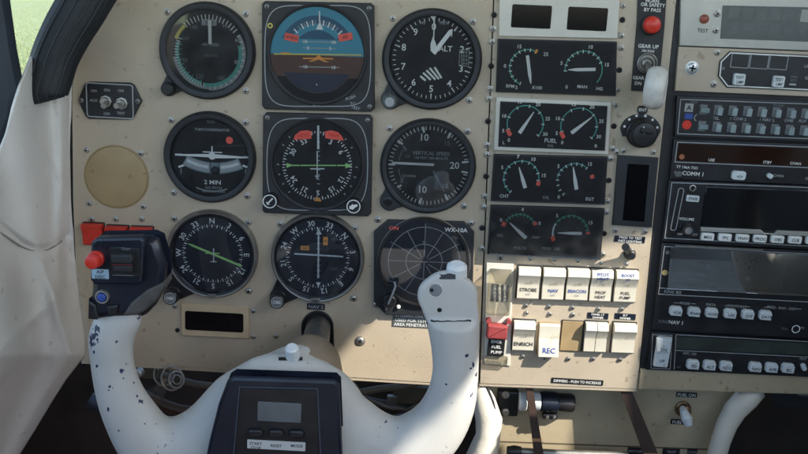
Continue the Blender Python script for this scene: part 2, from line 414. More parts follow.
# ================================================================== round instruments
def bezel(parent, cx, cy, Rr, lr, h=7.0, m=CHAR, ear=None, rim=None, dm=DIAL):
    b = MB()
    b.lathe(cx, cy, [(Rr, 0), (Rr, h*0.45), (Rr-0.8, h*0.75), (Rr-2.6, h), (lr+1.6, h), (lr+0.6, h-0.4), (lr+0.4, h-1.6), (lr-0.4, 1.4)], m, 72, cap=False)
    if rim:
        b.lathe(cx, cy, [(Rr+0.6, 0), (Rr+0.6, h*0.5), (Rr-0.2, h*0.8), (Rr-1.6, h+0.3), (Rr-2.7, h+0.05)], rim, 72, cap=False)
    if ear:
        ex, ey, er = ear; dx, dy = ex-cx, ey-cy; L_ = math.hypot(dx, dy); nx, ny = -dy/L_, dx/L_
        pts = [(cx+dx*.72+nx*er*1.7, cy+dy*.72+ny*er*1.7)]
        a0 = math.atan2(ny, nx)
        for i in range(11):
            a = a0-PI*i/10; pts.append((ex+er*math.cos(a), ey+er*math.sin(a)))
        pts.append((cx+dx*.72-nx*er*1.7, cy+dy*.72-ny*er*1.7))
        b.prism(b.px(pts), 0, h*0.6, m, 0.8)
    o = b.build('bezel', parent)
    return o
def glass(parent, cx, cy, lr, h=5.6, m=None):
    b = MB(); O = P(cx, cy); k = S(cx, cy); n = 48
    pts = [(O.x+lr*k*math.cos(2*PI*i/n), O.z+lr*k*math.sin(2*PI*i/n)) for i in range(n)]
    b.prism(pts, h-1.2, h, m or GLASS); b.build('glass', parent)
def hand(parent, cx, cy, ang, l, tail, w, h, m, name='needle', tipw=0.25, pt=0.0, off=(0, 0)):
    b = MB(); q = R(ang); dx, dz = math.sin(q), math.cos(q); nx, nz = dz, -dx
    O = b.L(cx, cy, [(o[0]+off[0], o[1]+off[1]) for o in [
        (-tail*dx-nx*w*.5, -tail*dz-nz*w*.5), (-tail*dx+nx*w*.5, -tail*dz+nz*w*.5), ((l-pt)*dx+nx*w*.5, (l-pt)*dz+nz*w*.5),
        (l*dx+nx*w*tipw*.5, l*dz+nz*w*tipw*.5), (l*dx-nx*w*tipw*.5, l*dz-nz*w*tipw*.5), ((l-pt)*dx-nx*w*.5, (l-pt)*dz-nz*w*.5)]])
    A = sum(O[i-1][0]*O[i][1]-O[i][0]*O[i-1][1] for i in range(6))
    if A < 0: O = O[::-1]
    b.prism(O, h, h+0.35, m); return b.build(name, parent)

D = 1.5   # dial height
# --- airspeed
ai = thing('airspeed_indicator', 'round black airspeed gauge with green and white arcs at top left', 'gauge', 208, 51, group='round flight instruments')
bezel(ai, 208, 51, 48, 40, ear=(170, 88, 8))
b = MB(); b.disc(208, 51, 40.5, D, DIAL, 64)
b.arc(209, 53, 33.5, 37, 58, 180, D+.1, GRYM); b.arc(209, 53, 30, 33.5, 75, 190, D+.12, TEAL)
b.arc(209, 53, 33, 36, 182, 262, D+.1, GRYM); b.arc(209, 53, 29.5, 33, 196, 290, D+.12, TEAL); b.arc(209, 53, 33, 36.4, 292, 318, D+.1, YEL)
b.ticks(209, 53, 32, 37.5, range(-40, 56, 6), 0.9, D+.2, WHT); b.ticks(209, 53, 30, 34, range(190, 300, 5), 0.8, D+.25, WHT)
b.ticks(209, 53, 27, 32, range(196, 300, 10), 0.7, D+.25, TEAL); b.ticks(209, 53, 33, 36.5, range(60, 190, 10), 0.8, D+.25, WHT)
b.rect(209.5, 22.5, 15, 6, D+.2, GRYM, .5); b.text('250', 209.5, 22.5, 4, D+.3, INK)
for x, y, t in ((238, 40, '60'), (237.5, 62, '80'), (221, 78, '100'), (200, 76, '120'), (184, 60, '140'), (186, 38, '160'), (194, 27, '180'), (225, 26, '40')): b.text(t, x, y, 3.8, D+.3, DIMM if t not in ('60', '80') else GRYM)
b.text('AIR SPEED', 211, 44.5, 2.8, D+.3, GRYM, wx=.95); b.text('KNOTS', 211, 55.5, 2.8, D+.3, DIMM)
b.build('dial', ai)
hand(ai, 211, 47, 0, 26, -3, 3.2, 3.0, WHT, tipw=.8)
glass(ai, 208, 51, 41, m=GLASSD)
knob(ai, 170.5, 88, 6.3, 3, 12, BLK)
for x, y in ((167.5, 12), (246, 14), (246, 91)): screw(ai, x, y, 2.8)

# --- attitude
at_ = thing('attitude_indicator', 'square black gauge with blue sky and brown ground horizon display', 'gauge', 318, 55, group='square flight instruments')
b = MB()
fr = b.px([(263, 4), (266, 1), (371, 3), (374.5, 6), (375, 108), (371, 111), (266, 108.5), (263, 105)])
b.prism(fr, 0, 6, BLKM, 0.8)
b.build('case', at_)
b = MB(); H = 6.05
bar = []
for a in range(0, 360, 6):
    q = R(a); c_, s_ = math.cos(q), math.sin(q); e = 0.32
    bar.append((318.5+53*math.copysign(abs(c_)**e, c_)*(1-.04*abs(s_)), 55.5-50.5*math.copysign(abs(s_)**(e+.12), s_)))
q = b.px(bar); b.frame(q, 0.8, 6, 6.35, GRYM)
b.disc(318, 54.5, 46.5, H, SKYB, 64); b.slab(318, 54.5, 46.5, -46.4, -0.5, H+.05, GNDB)
b.slab(318, 54.5, 46.6, -46.5, -22, H+.08, DIAL)
b.disc(318, 54.5, 38, H+.1, SKYB, 64); b.slab(318, 54.5, 38, 15, 37.9, H+.14, SKYD); b.arc(318, 54.5, 30, 38, -58, 58, H+.15, SKYD); b.arc(318, 54.5, 24, 30.2, -50, 50, H+.16, SKYB)
b.slab(318, 54.5, 38, -37.9, -0.5, H+.15, GNDB); b.slab(318, 54.5, 37.5, -37.4, -18, H+.18, GNDD)
b.line(275, 53.6, 362, 54.6, 1.2, H+.2, YEL); b.line(282, 52.6, 291, 52.8, 1.3, H+.22, ORG)
b.ticks(318.5, 54, 28, 33.5, (-45, -30, -20, -10, 10, 20, 30, 45), 1.3, H+.25, WHT); b.ticks(318.5, 54, 29, 33, (-36, -25, -15, -5, 5, 15, 25, 36), .8, H+.25, GRYM)
b.flat(b.px([(320.3, 21.5), (324, 29.5), (316.8, 29.3)]), H+.3, WHT); b.line(320.2, 11, 320.3, 22, 1.2, H+.25, WHT)
for x, w, y in ((320, 18, 41.5), (320, 16, 47.8), (320, 20, 66.5)):
    b.line(x-w, y-.3, x+w, y+.5, .9, H+.25, GRYM)
for x, y in ((306, 41.3), (334, 42), (309, 47.6), (331, 48), (306, 66.2), (334, 67)): b.text('10' if y != 47.6 and y != 48 else '5', x, y, 3.2, H+.28, WHT)
b.text('ADI', 317, 104, 3, H+.3, GRYM); b.disc(317.5, 84, .9, H+.3, GRYM, 12)
for t, x, y, r in (('PUSH', 351, 97, -22), ('TO', 353.5, 103, 0), ('TEST', 356, 107, 18)): b.text(t, x, y, 3, H+.3, GRYM, rot=r)
b.disc(271.3, 25.5, 2.6, H+.1, YEL, 20); b.disc(271.3, 25.5, 1.4, H+.2, INK, 14)
b.build('dial', at_)
b = MB(); b.flat(b.px([(304, 57.2), (316, 57.2), (319.5, 54.6), (323, 57.4), (334, 57.8), (334, 59), (304, 58.6)]), H+.5, ORG)
b.flat(b.px([(309, 60.8), (319.5, 57.6), (330, 61.6), (326, 61.6), (319.5, 59), (313, 61.2)]), H+.55, ORG); b.build('aeroplane_symbol', at_)
for x, y, r in ((292.5, 37.3, 10), (346, 36.8, -12)):
    b = MB(); b.box(x, y, 14, 7, H+.2, H+.45, REDM, 1.2, 0, rot=r); b.text('GYRO' if x < 300 else 'FD', x, y, 3, H+.5, INK, rot=r); b.build('warning_flag', at_)
b = MB(); b.lathe(318, 54.5, [(49.5, 6), (49.5, 7.6), (48.6, 8.2), (46.6, 7.4), (46.3, 6)], BLKM, 72, cap=False); b.build('bezel', at_)
glass(at_, 318, 54.5, 46.6, 8.0)
for x, y in ((268, 6.5), (369.5, 8.5), (370, 106)): screw(at_, x, y, 1.9, 6, DMET)

# --- altimeter
al = thing('altimeter', 'round black altimeter with white numerals 0 to 9 and striped flag', 'gauge', 432, 59.5, group='round flight instruments')
bezel(al, 432, 59.5, 50, 42.5, ear=(391, 99, 10))
b = MB(); b.disc(432, 59.5, 43, D, DIAL, 64); cx, cy = 432.5, 57.8
b.ticks(cx, cy+1, 34.5, 40, [i*36 for i in range(10)], 1.3, D+.1, WHT); b.ticks(cx, cy+1, 36.8, 40, [i*7.2 for i in range(50)], .75, D+.1, WHT)
b.nums(cx, cy, 30.5, [(i*36, str(i)) for i in range(10)], 6.6, D+.2, WHT)
b.text('ALT', 445.5, 48.6, 5.4, D+.2, WHT); b.text('100', 422.5, 22.8, 2.7, D+.2, GRYM); b.text('FEET', 443.5, 23, 2.7, D+.2, GRYM)
for x0, y0, x1, y1 in ((420.3, 76, 425.7, 80.5), (423.1, 72.7, 430.7, 79.8), (426.4, 70.2, 435.3, 79.5), (429.7, 67.9, 438.8, 79), (434.5, 67.1, 441.4, 78)): b.line(x0, y0, x1, y1, 2.0, D+.2, WHT)
for yy in (-5.5, -1.8, 1.9, 5.6): b.text('29.9', 464, 58+yy, 2.7, D+.25, GRYM)
q = b.rr(464, 58, 10, 16.5, 1); b.frame(q, .5, D+.2, D+.3, GRYM)
b.flat(b.px([(430, 16), (436.5, 16), (433.4, 21)]), D+.3, WHT)
b.build('dial', al)
hand(al, 433, 51.5, 0, 34, 1, 1.1, 3.4, WHT, 'long_needle')
b = MB(); b.flat(b.px([(433, 36), (436, 44), (436, 51), (433.8, 52), (430.5, 51), (430.4, 44)]), 3.9, WHT); b.build('short_needle', al)
hand(al, 434, 52.5, 36, 29, 1, 4.2, 4.2, WHT, 'needle', pt=3, tipw=.15)
glass(al, 432, 59.5, 43.5)
knob(al, 390, 100, 7.5, 4, 15, LCDG, top=GRYM)
for x, y in ((392.8, 18.6), (473, 21.8), (469, 100.5)): screw(al, x, y, 2.8)
# --- turn coordinator
tc_ = thing('turn_coordinator', 'round black turn gauge with white aeroplane wings and slip ball reading 2 MIN', 'gauge', 210.5, 157, group='round flight instruments')
bezel(tc_, 210.5, 157, 46, 38.5)
b = MB(); b.disc(210.5, 157, 39, D, DIAL, 64)
b.text('DC', 211.5, 117.5+0, 2.6, D+.2, DIMM); b.text('ELEC', 211.5, 121.5, 2.6, D+.2, DIMM); b.text('TURN COORDINATOR', 212.5, 129.5, 2.6, D+.2, GRYM, wx=.9)
b.text('2 MIN', 213, 181.8, 4.2, D+.2, WHT, wx=1.1); b.text('NO PITCH', 214, 187.5, 2.5, D+.2, GRYM); b.text('INFORMATION', 214, 191, 2.3, D+.2, GRYM)
b.line(179, 166.7, 185, 164.6, 2, D+.2, WHT); b.line(243, 165.2, 249, 167.3, 2, D+.2, WHT); b.line(181.5, 168, 181.5, 173, .8, D+.2, GRYM); b.line(246, 168.5, 245.6, 173.5, .8, D+.2, GRYM)
b.line(175.5, 154, 182.5, 154.1, 2, D+.2, GRYM); b.line(244, 156.6, 251, 156.8, 2, D+.2, GRYM)
b.arc(212, 152, 39, 40.2, 158, 204, D+.2, GRYM)
b.build('dial', tc_)
b = MB(); wy = 154.6
b.flat(b.px([(176, wy-1.2), (209, wy-1.2), (212, wy-2.6), (216, wy-1), (250, wy+2), (250, wy+3), (216, wy+3), (212.5, wy+4.4), (209, wy+2), (176, wy+.2)]), 3.4, WHT)
b.disc(213, 155.4, 3.6, 3.5, WHT, 24); b.line(203.5, 151.2, 223, 152, 1, 3.4, WHT); b.line(212.8, 145.5, 212.8, 153, 1.2, 3.42, WHT); b.build('aeroplane_symbol', tc_)
b = MB(); b.arc(214, 106, 57, 68.5, 155, 208.5, 1.9, KEYD); b.arc(214, 106, 58, 67.3, 155.8, 175, 2.1, GRYM); b.arc(214, 106, 58, 67.3, 184, 207.6, 2.1, GRYM); b.arc(214, 106, 60.5, 63.5, 156.5, 174, 2.2, KEY); b.arc(214, 106, 60.5, 63.5, 186, 206.5, 2.2, KEY)
b.line(210.7, 161.5, 210.5, 175, .8, 2.4, INK); b.line(219.8, 162, 219.8, 175, .8, 2.4, INK); b.build('inclinometer_tube', tc_)
b = MB(); b.lathe(216, 170, [(4.4, 2.3), (4.2, 3.2), (3, 4.2), (1.2, 4.7)], INK, 24); b.build('slip_ball', tc_)
b = MB(); b.disc(229.8, 140, 3.6, 2, REDM, 24); b.build('warning_flag', tc_)
glass(tc_, 210.5, 157, 39.5)
for x, y in ((171.5, 120), (246, 122.5), (174, 192.6), (247.5, 196)): screw(tc_, x, y, 2.8)

# --- HSI
hs = thing('horizontal_situation_indicator', 'square black compass gauge with two red flags and green arrow', 'gauge', 318, 162, group='square flight instruments')
b = MB(); b.prism(b.px([(264, 116), (267, 112), (370, 114.5), (373, 118), (371.5, 212), (368, 215), (266, 211.5), (263.5, 209)]), 0, 6, BLKM, 0.8); b.build('case', hs)
b = MB(); bar = []
for a in range(0, 360, 6):
    q = R(a); c_, s_ = math.cos(q), math.sin(q); e = 0.34
    bar.append((318+50.5*math.copysign(abs(c_)**e, c_)*(1-.06*abs(s_)), 163-46*math.copysign(abs(s_)**(e+.2), s_)))
q = b.px(bar); b.frame(q, .8, 6, 6.35, GRYM)
b.disc(318, 163.5, 44, H, DIAL, 64); cx, cy = 318, 164.5
b.nums(cx, cy, 27.5, [(-30, '33'), (28, '3'), (58, '6'), (118, '12'), (147, '15'), (178, 'S'), (208, '21'), (238, '24'), (298, '30')], 5, H+.2, WHT, radial=True)
b.ticks(cx, cy, 31, 34.5, range(0, 360, 10), .95, H+.2, WHT); b.ticks(cx, cy, 32.6, 34.5, range(5, 360, 10), .8, H+.2, WHT)
b.ticks(cx, cy, 38, 40, (-60, -45, 45, 60, 90, 270, 105, 255, 120, 240, 135, 225), 1.3, H+.2, GRYM)
b.ticks(cx, cy, 1, 2.2, (0,), 1, H+.2, WHT)
for i in range(10): b.rect(319.2, 141+i*4.6, 3.2, .8, H+.2, GRYM)
b.text('HSI', 317, 209, 2.6, H+.3, DIMM); b.build('dial', hs)
b = MB(); b.line(289, 164, 350, 164, 1.2, H+.6, GRN)
b.flat(b.px([(346, 161.5), (346, 167.2), (352.5, 164.2)]), H+.62, GRN); b.flat(b.px([(287.5, 161.5), (294, 163.8), (287.5, 166.5)]), H+.62, GRN); b.line(301, 162.2, 301, 166, .8, H+.62, DIAL); b.line(337, 162.2, 337, 166, .8, H+.62, DIAL); b.build('course_needle', hs)
b = MB(); b.line(319, 124.5, 319, 148, 2, H+.5, KEY); b.line(318, 150, 318, 177, 1.1, H+.5, KEY); b.flat(b.px([(315.5, 174), (320.5, 174), (318, 178.5)]), H+.5, KEY); b.line(311, 167.4, 325, 167.4, 1.2, H+.5, KEY); b.build('course_bar', hs)
b = MB(); b.line(315, 198.5, 322, 199, 1.6, H+.6, ORG); b.line(316, 196.5, 321, 197, 1.4, H+.6, ORG); b.build('heading_bug', hs)
for sx, x in ((-1, 304), (1, 334.5)):
    b = MB()
    pts = [(x-9.5*1, 138.5), (x-8, 134), (x-3, 130), (x+4, 129.2), (x+8.5, 130.5), (x+8, 137.5)] if sx < 0 else [(x-8.5, 137), (x-9, 130.5), (x-3, 129.2), (x+4, 131), (x+8, 135), (x+10, 139.5)]
    b.prism(b.px(pts), H+.3, H+.8, REDM); b.text('HDG' if sx < 0 else 'NAV', x, 134, 3.6, H+.9, REDP, rot=-8 if sx < 0 else 8); b.build('warning_flag', hs)
for x, y in ((272, 198), (354.5, 203)):
    b = MB(); b.lathe(x, y, [(7.6, 6), (7.6, 9), (7.2, 13), (6.6, 13.5)], BLK, 40); b.arc(x, y, 5.9, 6.9, 0, 360, 13.6, WHT, 40)
    if x < 300: b.line(x-2.8, y+3, x+3, y-3, 1.4, 13.6, WHT); b.line(x-3.2, y+.5, x-.5, y+3.2, 1.1, 13.6, WHT)
    else: b.flat(b.L(x, y, [(-4, -2.4), (-.5, -3.2), (1.4, -1.2), (4.2, .8), (3.2, 2.4), (-.4, 1.6), (-1.2, 2.6), (-2.4, .8), (-4, .4)]), 13.6, WHT)
    b.build('knob', hs)
b = MB(); b.lathe(318, 163.5, [(47, 6), (47, 7.2), (46, 7.8), (44.3, 7.2), (44, 6)], BLKM, 72, cap=False); b.build('bezel', hs)
glass(hs, 318, 163.5, 44.3, 7.9)
for x, y in ((268.5, 117), (368, 119.5)): screw(hs, x, y, 1.9, 6, DMET)

# --- VSI
vs_ = thing('vertical_speed_indicator', 'round black vertical speed gauge with white needle pointing left', 'gauge', 428, 166, group='round flight instruments')
bezel(vs_, 428, 166, 48, 41, ear=(390, 200, 10))
b = MB(); b.disc(428, 166, 41.5, D, DIAL, 64); cx, cy = 428.5, 165.5
b.ticks(cx, cy, 36, 40, [270+i*6 for i in range(-28, 29)], .85, D+.2, WHT); b.ticks(cx, cy, 33.5, 40, (270, 308, 232, 350, 190, 32, 148, 82, 98), 1.9, D+.25, WHT)
b.text('10', 424, 137, 6.8, D+.3, WHT); b.text('10', 422, 189, 6.8, D+.3, WHT); b.text('20', 454.5, 165, 6.8, D+.3, WHT); b.text('5', 404.8, 148, 4.6, D+.3, GRYM, rot=-30); b.text('5', 402, 180, 4.6, D+.3, GRYM, rot=20)
b.text('15', 447, 143, 4.4, D+.3, DIMM); b.text('15', 445, 185.5, 4.4, D+.3, GRYM)
b.text('VERTICAL SPEED', 431, 153, 3.6, D+.3, GRYM, wx=.98); b.text('100 FEET PER MINUTE', 431, 157.8, 2.6, D+.3, GRYM, wx=.95)
b.arc(cx, cy, 29.5, 30.6, 240, 262, D+.3, DIMM); b.arc(cx, cy, 29.5, 30.6, 278, 300, D+.3, DIMM)
b.text('UP', 408, 156, 2.6, D+.3, DIMM); b.text('DOWN', 409, 175.6, 2.8, D+.3, GRYM)
b.build('dial', vs_)
hand(vs_, 428, 163.8, 270.5, 36, 6, 2.4, 3.2, WHT, tipw=.9, off=(0, 0)); hole(vs_, 388, 200.5, 4.2, 4)
hand(vs_, 434, 172, 150, 22, 2, 2.0, 2.6, DIMM, 'second_needle', tipw=.4)  # dim diagonal bar painted as a reflection in the glass
glass(vs_, 428, 166, 42, m=GLASSD)
for x, y in ((389.6, 128.4), (467.6, 131.5), (464, 206)): screw(vs_, x, y, 2.8)

# --- course indicators
def cdi(cx, cy, Rr, lr, rot0, rootname, label, group, knobxy):
    t = thing(rootname, label, 'gauge', cx, cy, group=group)
    bezel(t, cx, cy, Rr, lr+1.2, 6.5, BLK, ear=(knobxy[0], knobxy[1], 9), rim=DMET)
    b = MB(); b.disc(cx, cy, lr+1.8, D, DIALB, 64)
    lab = ['N', '3', '6', 'E', '12', '15', 'S', '21', '24', 'W', '30', '33']
    b.nums(cx, cy, lr-4.6, [(rot0+30*i, lab[i]) for i in range(12)], 5.4, D+.3, WHT, radial=True)
    b.ticks(cx, cy, lr-11.5, lr-8.4, [rot0+10*i for i in range(36)], 1.0, D+.25, WHT); b.ticks(cx, cy, lr-10.2, lr-8.4, [rot0+10*i+5 for i in range(36)], .8, D+.25, GRYM)
    b.build('dial', t)
    return t
c1 = cdi(213, 253.2, 45, 38.5, 0, 'course_indicator', 'round compass gauge with slanting green needle beside the yoke grip', 'round flight instruments', (174, 292))
hand(c1, 213.6, 253, 292, 27, 31, 2.2, 3.0, GRN, pt=5, tipw=.1)
b = MB(); b.line(206.5, 252, 220.5, 252, 1.1, 4, GRN); b.line(214.6, 247, 214.6, 261, 1.1, 4.05, KEY); b.line(211.5, 260.3, 217.5, 260.3, 1, 4.1, KEY); b.build('aeroplane_symbol', c1)
b = MB(); b.box(213.5, 293.5, 8, 4, 5.2, 7.2, DMET, .6, .3); b.build('index_tab', c1)
glass(c1, 213, 253.2, 39.5)
knob(c1, 174, 293, 7.4, 4, 14, BLK, top=DIMM)
b = MB(); b.arc(174, 293, 4.9, 5.8, 0, 360, 14.2, GRYM, 30); b.text('OBS', 174, 293, 3, 14.3, WHT); b.build('knob_marking', c1)
for x, y in ((174.5, 218.3), (248.5, 222.3), (249, 291)): screw(c1, x, y, 2.8)
c2 = cdi(318, 257, 46, 40, -11.5-300, 'course_indicator', 'round compass gauge with white cross needles above the yoke shaft', 'round flight instruments', (279, 296))
b = MB(); b.line(319, 230, 318.6, 277, 1.6, 3.4, KEY); b.flat(b.px([(319, 226.5), (322, 233.5), (316.4, 233.5)]), 3.45, KEY); b.build('vertical_needle', c2)
b = MB(); b.line(295, 252.5, 343.5, 255.4, 1.6, 3.9, KEY); b.build('horizontal_needle', c2)
b = MB()
for i in range(9): b.rect(318.8, 232+i*5.4, 4, .8, 2.2, GRYM)
b.flat(b.px([(316.2, 281.5), (321, 281.5), (318.6, 286)]), 2.3, WHT); b.text('VOR', 334.5, 238.5, 2.5, 2.2, DIMM); b.text('LOC', 334, 268, 2.5, 2.2, DIMM)
b.build('marking', c2)
for x, y, w, h_ in ((305.3, 247.3, 8.5, 4.4), (325.8, 240.3, 4.6, 8.5)):
    b = MB(); b.box(x, y, w, h_, 2.3, 2.6, ORG); b.text('NAV' if w > 6 else 'GS', x, y, 2.5, 2.7, INK, wx=.8); b.build('warning_flag', c2)
b = MB(); b.box(316, 298.5, 10, 5, 5, 7.2, DMET, .6, .3); b.text('OBI', 316, 298.5, 2.6, 7.3, INK); b.build('index_tab', c2)
glass(c2, 318, 257, 41)
knob(c2, 279, 297, 7.4, 4, 14, BLK, top=DIMM)
b = MB(); b.arc(279, 297, 4.9, 5.8, 0, 360, 14.2, GRYM, 30); b.text('OBS', 279, 297, 3, 14.3, WHT); b.build('knob_marking', c2)
for x, y in ((280.5, 224), (355, 228), (353.5, 298)): screw(c2, x, y, 2.8)

# --- storm scope
st = thing('lightning_detector', 'eight sided dark bezel with round screen and radial grid lines behind the right horn', 'gauge', 424, 260, group='square flight instruments')
b = MB(); b.prism(b.px([(374, 231), (388, 219), (464, 221), (474, 231), (472, 303), (462, 315), (386, 313), (374, 300)]), 0, 5, CHAR, 0.8); b.build('case', st)
b = MB(); b.lathe(423.5, 260, [(46, 5), (46, 8), (45, 9), (43.4, 9), (42.4, 5.1)], BLK, 72, cap=False); b.lathe(423.5, 260, [(46.4, 5), (46.5, 6.4), (45.8, 7)], DMET, 72, cap=False); b.text('ON', 394, 225.4, 3.6, 9.2, REDM, wx=1.2); b.text('WX-10A', 455.5, 227.3, 4.2, 9.3, WHT, wx=1.0); b.build('bezel', st)
b = MB(); b.disc(423.5, 260, 43, 5.2, DIALB, 64)
cx, cy = 424, 260
for r in (18, 35.5): b.arc(cx, cy, r-.4, r+.4, 0, 360, 5.4, GRYM, 60)
for a in range(0, 360, 30): b.ticks(cx, cy, 5, 35.5 if a % 60 else 39, (a,), .7, 5.4, GRYM)
b.ticks(cx, cy, 0, 4, (90, 270), 1, 5.4, GRYM); b.line(424, 260, 424, 264.5, 1, 5.5, GRYM)
b.text('RNG', 455, 236, 2.6, 5.5, DIMM); b.text('25', 424, 240.5, 2.6, 5.5, GRYM)
b.build('screen', st)
glass(st, 423.5, 260, 43, 7.6)
knob(st, 389.5, 297, 7, 5, 14, BLK, top=CHAR)
b = MB(); b.lathe(398.5, 304.5, [(2.2, 5), (2, 7), (1, 8)], WHT, 20); b.build('button', st)
b = MB(); pts = [P(394, 281, 10), P(395.5, 286, 16), P(393, 293, 18), P(389, 302, 15), P(386, 310, 8)]; b.tube(pts, [.001, .001, .0009, .0009, .0008], GRYM, 12)
b.tube([P(389, 281, 9), P(398, 282.5, 11)], .0022, NAVYP, 12); b.build('cable_clip', st)
for x, y in ((378, 219.5), (471, 223), (376.5, 304.5)): screw(st, x, y, 3.0, 0)

# ================================================================== engine stack
ep = thing('switch_panel', 'tall beige metal plate carrying the engine gauges and rocker switches', 'panel', 560, 190)
b = MB(); b.prism(b.px([(495.8, -60), (680, -60), (676, 0), (651, 240), (637, 388.5), (479.8, 383), (494.3, 0)]), -2.5, 1.2, PANEL2, 0.5); b.build('panel_sheet', ep)
b = MB(); b.prism(b.px([(479, 382), (637, 388), (637, 391.5), (479, 386)]), -14, 0.6, PANEL2, 0.6); b.build('lower_lip', ep)
HP = 1.2
for x, y in [(493, 29), (492, 42), (490, 89), (489, 99), (487, 145), (487, 154.5), (484.5, 196), (484, 207), (482, 248), (621, 36), (621, 48), (617, 90), (615, 105), (612, 148.5), (610, 158.5), (607, 201), (606, 212), (602.5, 254)]: screw(ep, x, y, 2.5, HP)
for x, y in [(494, 15), (491, 66), (488, 121), (486, 176), (482, 227.5), (622, 20), (619, 70), (613.5, 126), (608.5, 180), (603.6, 233)]: hole(ep, x, y, 2.9, HP)
for x, y in [(500, 256), (530, 259), (554, 260), (577.5, 261), (601, 263), (626, 264), (525.7, 305), (526.3, 312.5), (548.5, 306), (549.5, 313.5), (572, 307), (572.6, 314), (598, 308.5), (621.3, 308.5), (522.6, 355.5), (544, 357), (568, 358), (592.6, 358), (619.5, 358.8)]: screw(ep, x, y, 2.1, HP)
b = MB(); b.box(577, 380.8, 52, 5.6, HP, HP+.6, BLK, .6, .15, rot=1.2); b.text('DIMMERS - PUSH TO INCREASE', 577, 380.9, 2.8, HP+.7, WHT, rot=1.2, wx=.86); b.build('placard', ep)
for x, y, t in ((597.5, 315.3, ('PANEL LT', 'DIMMER')), (624.8, 316, ('ELT', 'DIMMER'))):
    b = MB(); b.box(x, y, 21, 6.4, HP, HP+.6, NAVYP, .5, .15, rot=1.5); b.text(t[0], x, y-1.5, 2.1, HP+.7, WHT, rot=1.5); b.text(t[1], x, y+1.6, 2.1, HP+.7, WHT, rot=1.5); b.build('placard', ep)

# display pair
dp = thing('twin_display_plate', 'light beige plate with two blank dark display windows above the engine gauges', 'display plate', 558, 18)
b = MB(); b.prism(b.px([(499.5, -28), (620, -24), (616.5, 38.5), (498.5, 36)]), HP, HP+2.6, FRAMEW, .5); b.build('plate', dp)
for x, y in ((530.8, 16.6), (586.5, 19)):
    b = MB(); b.box(x, y, 39.5, 22.5, HP+2.6, HP+2.9, SCR, 1.5, .1, rot=.4); b.build('display', dp)

def egauge(name, label, corners, dials, fr=None):
    cx = sum(c[0] for c in corners)/4; cy = sum(c[1] for c in corners)/4
    t = thing(name, label, 'gauge', cx, cy, group='engine gauges')
    b = MB(); q = b.px(corners); b.prism(q, HP, HP+4.5, fr or BLKM, .6); b.build('case', t)
    b = MB(); hh = HP+4.7
    qi = offset_poly(q, (.0032 if fr else .0008)); b.flat(qi, hh-.12, DIAL)
    for d in dials: d(b, hh)
    b.build('dial', t)
    b = MB(); b.prism(offset_poly(q, .0034 if fr else .0012), hh+1.6, hh+2.3, GLASSD if corners[0][1] > 200 else GLASS); b.build('glass', t)
    return t, hh
def sc(cx, cy, r, a0, a1, m, n, labs, extra=()):
    def f(b, hh):
        b.arc(cx, cy, r-1.1, r, a0, a1, hh, m); b.ticks(cx, cy, r-2.6, r+.6, [a0+(a1-a0)*i/n for i in range(n+1)], .9, hh+.05, WHT if m is TEAL else TEAL)
        for a, t in labs: b.nums(cx, cy, r+4.2, [(a, t)], 3.5, hh+.1, WHT)
        for e in extra: b.arc(cx, cy, r-2.2, r+1.8, e[0], e[1], hh+.08, e[2])
    return f
def tx(t, x, y, c=3.2, m=WHT, rot=1.5):
    return lambda b, hh: b.text(t, x, y, c, hh+.1, m, rot=rot)
t, hh = egauge('engine_gauge', 'dark twin dial gauge with both needles near level, directly under the display plate', [(497.5, 38.5), (615.8, 41.5), (614.5, 95.5), (495.5, 91.5)],
    [sc(526.4, 67, 18, 200, 385, TEAL, 10, [(-88, '0'), (-25, '15'), (52, '25'), (205, '5')], [(22, 30, ORG)]), sc(582.3, 69.5, 19, 265, 425, TEAL, 9, [(-75, '5'), (12, '10'), (75, '15'), (222, '0')]),
     tx('RPM', 509.5, 85.5), tx('X100', 536, 87), tx('MAN', 581, 86), tx('HG', 598, 88), lambda b, hh: b.arc(582.3, 69.5, 17.9, 19, 65, 130, hh, TEAL)])
hand(t, 528, 68, 169, 15, 13, 3.2, hh+.6, WHT, pt=8); hand(t, 582, 69, 267, 15, 12, 3.2, hh+.6, WHT, pt=8)
t, hh = egauge('engine_gauge', 'fuel quantity gauge in a cream frame with two slanting white needles', [(496, 96.5), (610, 101.5), (607, 153.5), (493.5, 149)],
    [sc(524.4, 122.8, 18.5, 250, 490, TEAL, 6, [(-72, '10'), (-18, '15'), (30, '20'), (75, '25'), (115, '30'), (222, '0'), (250, '5')], [(228, 250, REDM)]), sc(577.6, 125.3, 18.5, 250, 490, TEAL, 6, [(-72, '10'), (-18, '15'), (30, '20'), (75, '25'), (115, '30'), (222, '0'), (250, '5')], [(228, 250, REDM)]),
     tx('FUEL', 549.5, 139.5, 4), tx('GAL', 549.5, 144.5, 2.4, GRYM), tx('L', 503, 141.5), tx('R', 594.5, 144.8)], FRAMEW)
hand(t, 518.5, 132, 31, 25, 0, 3.6, hh+.6, WHT, pt=20); hand(t, 570, 132, 49, 25, 0, 3.6, hh+.6, WHT, pt=20)
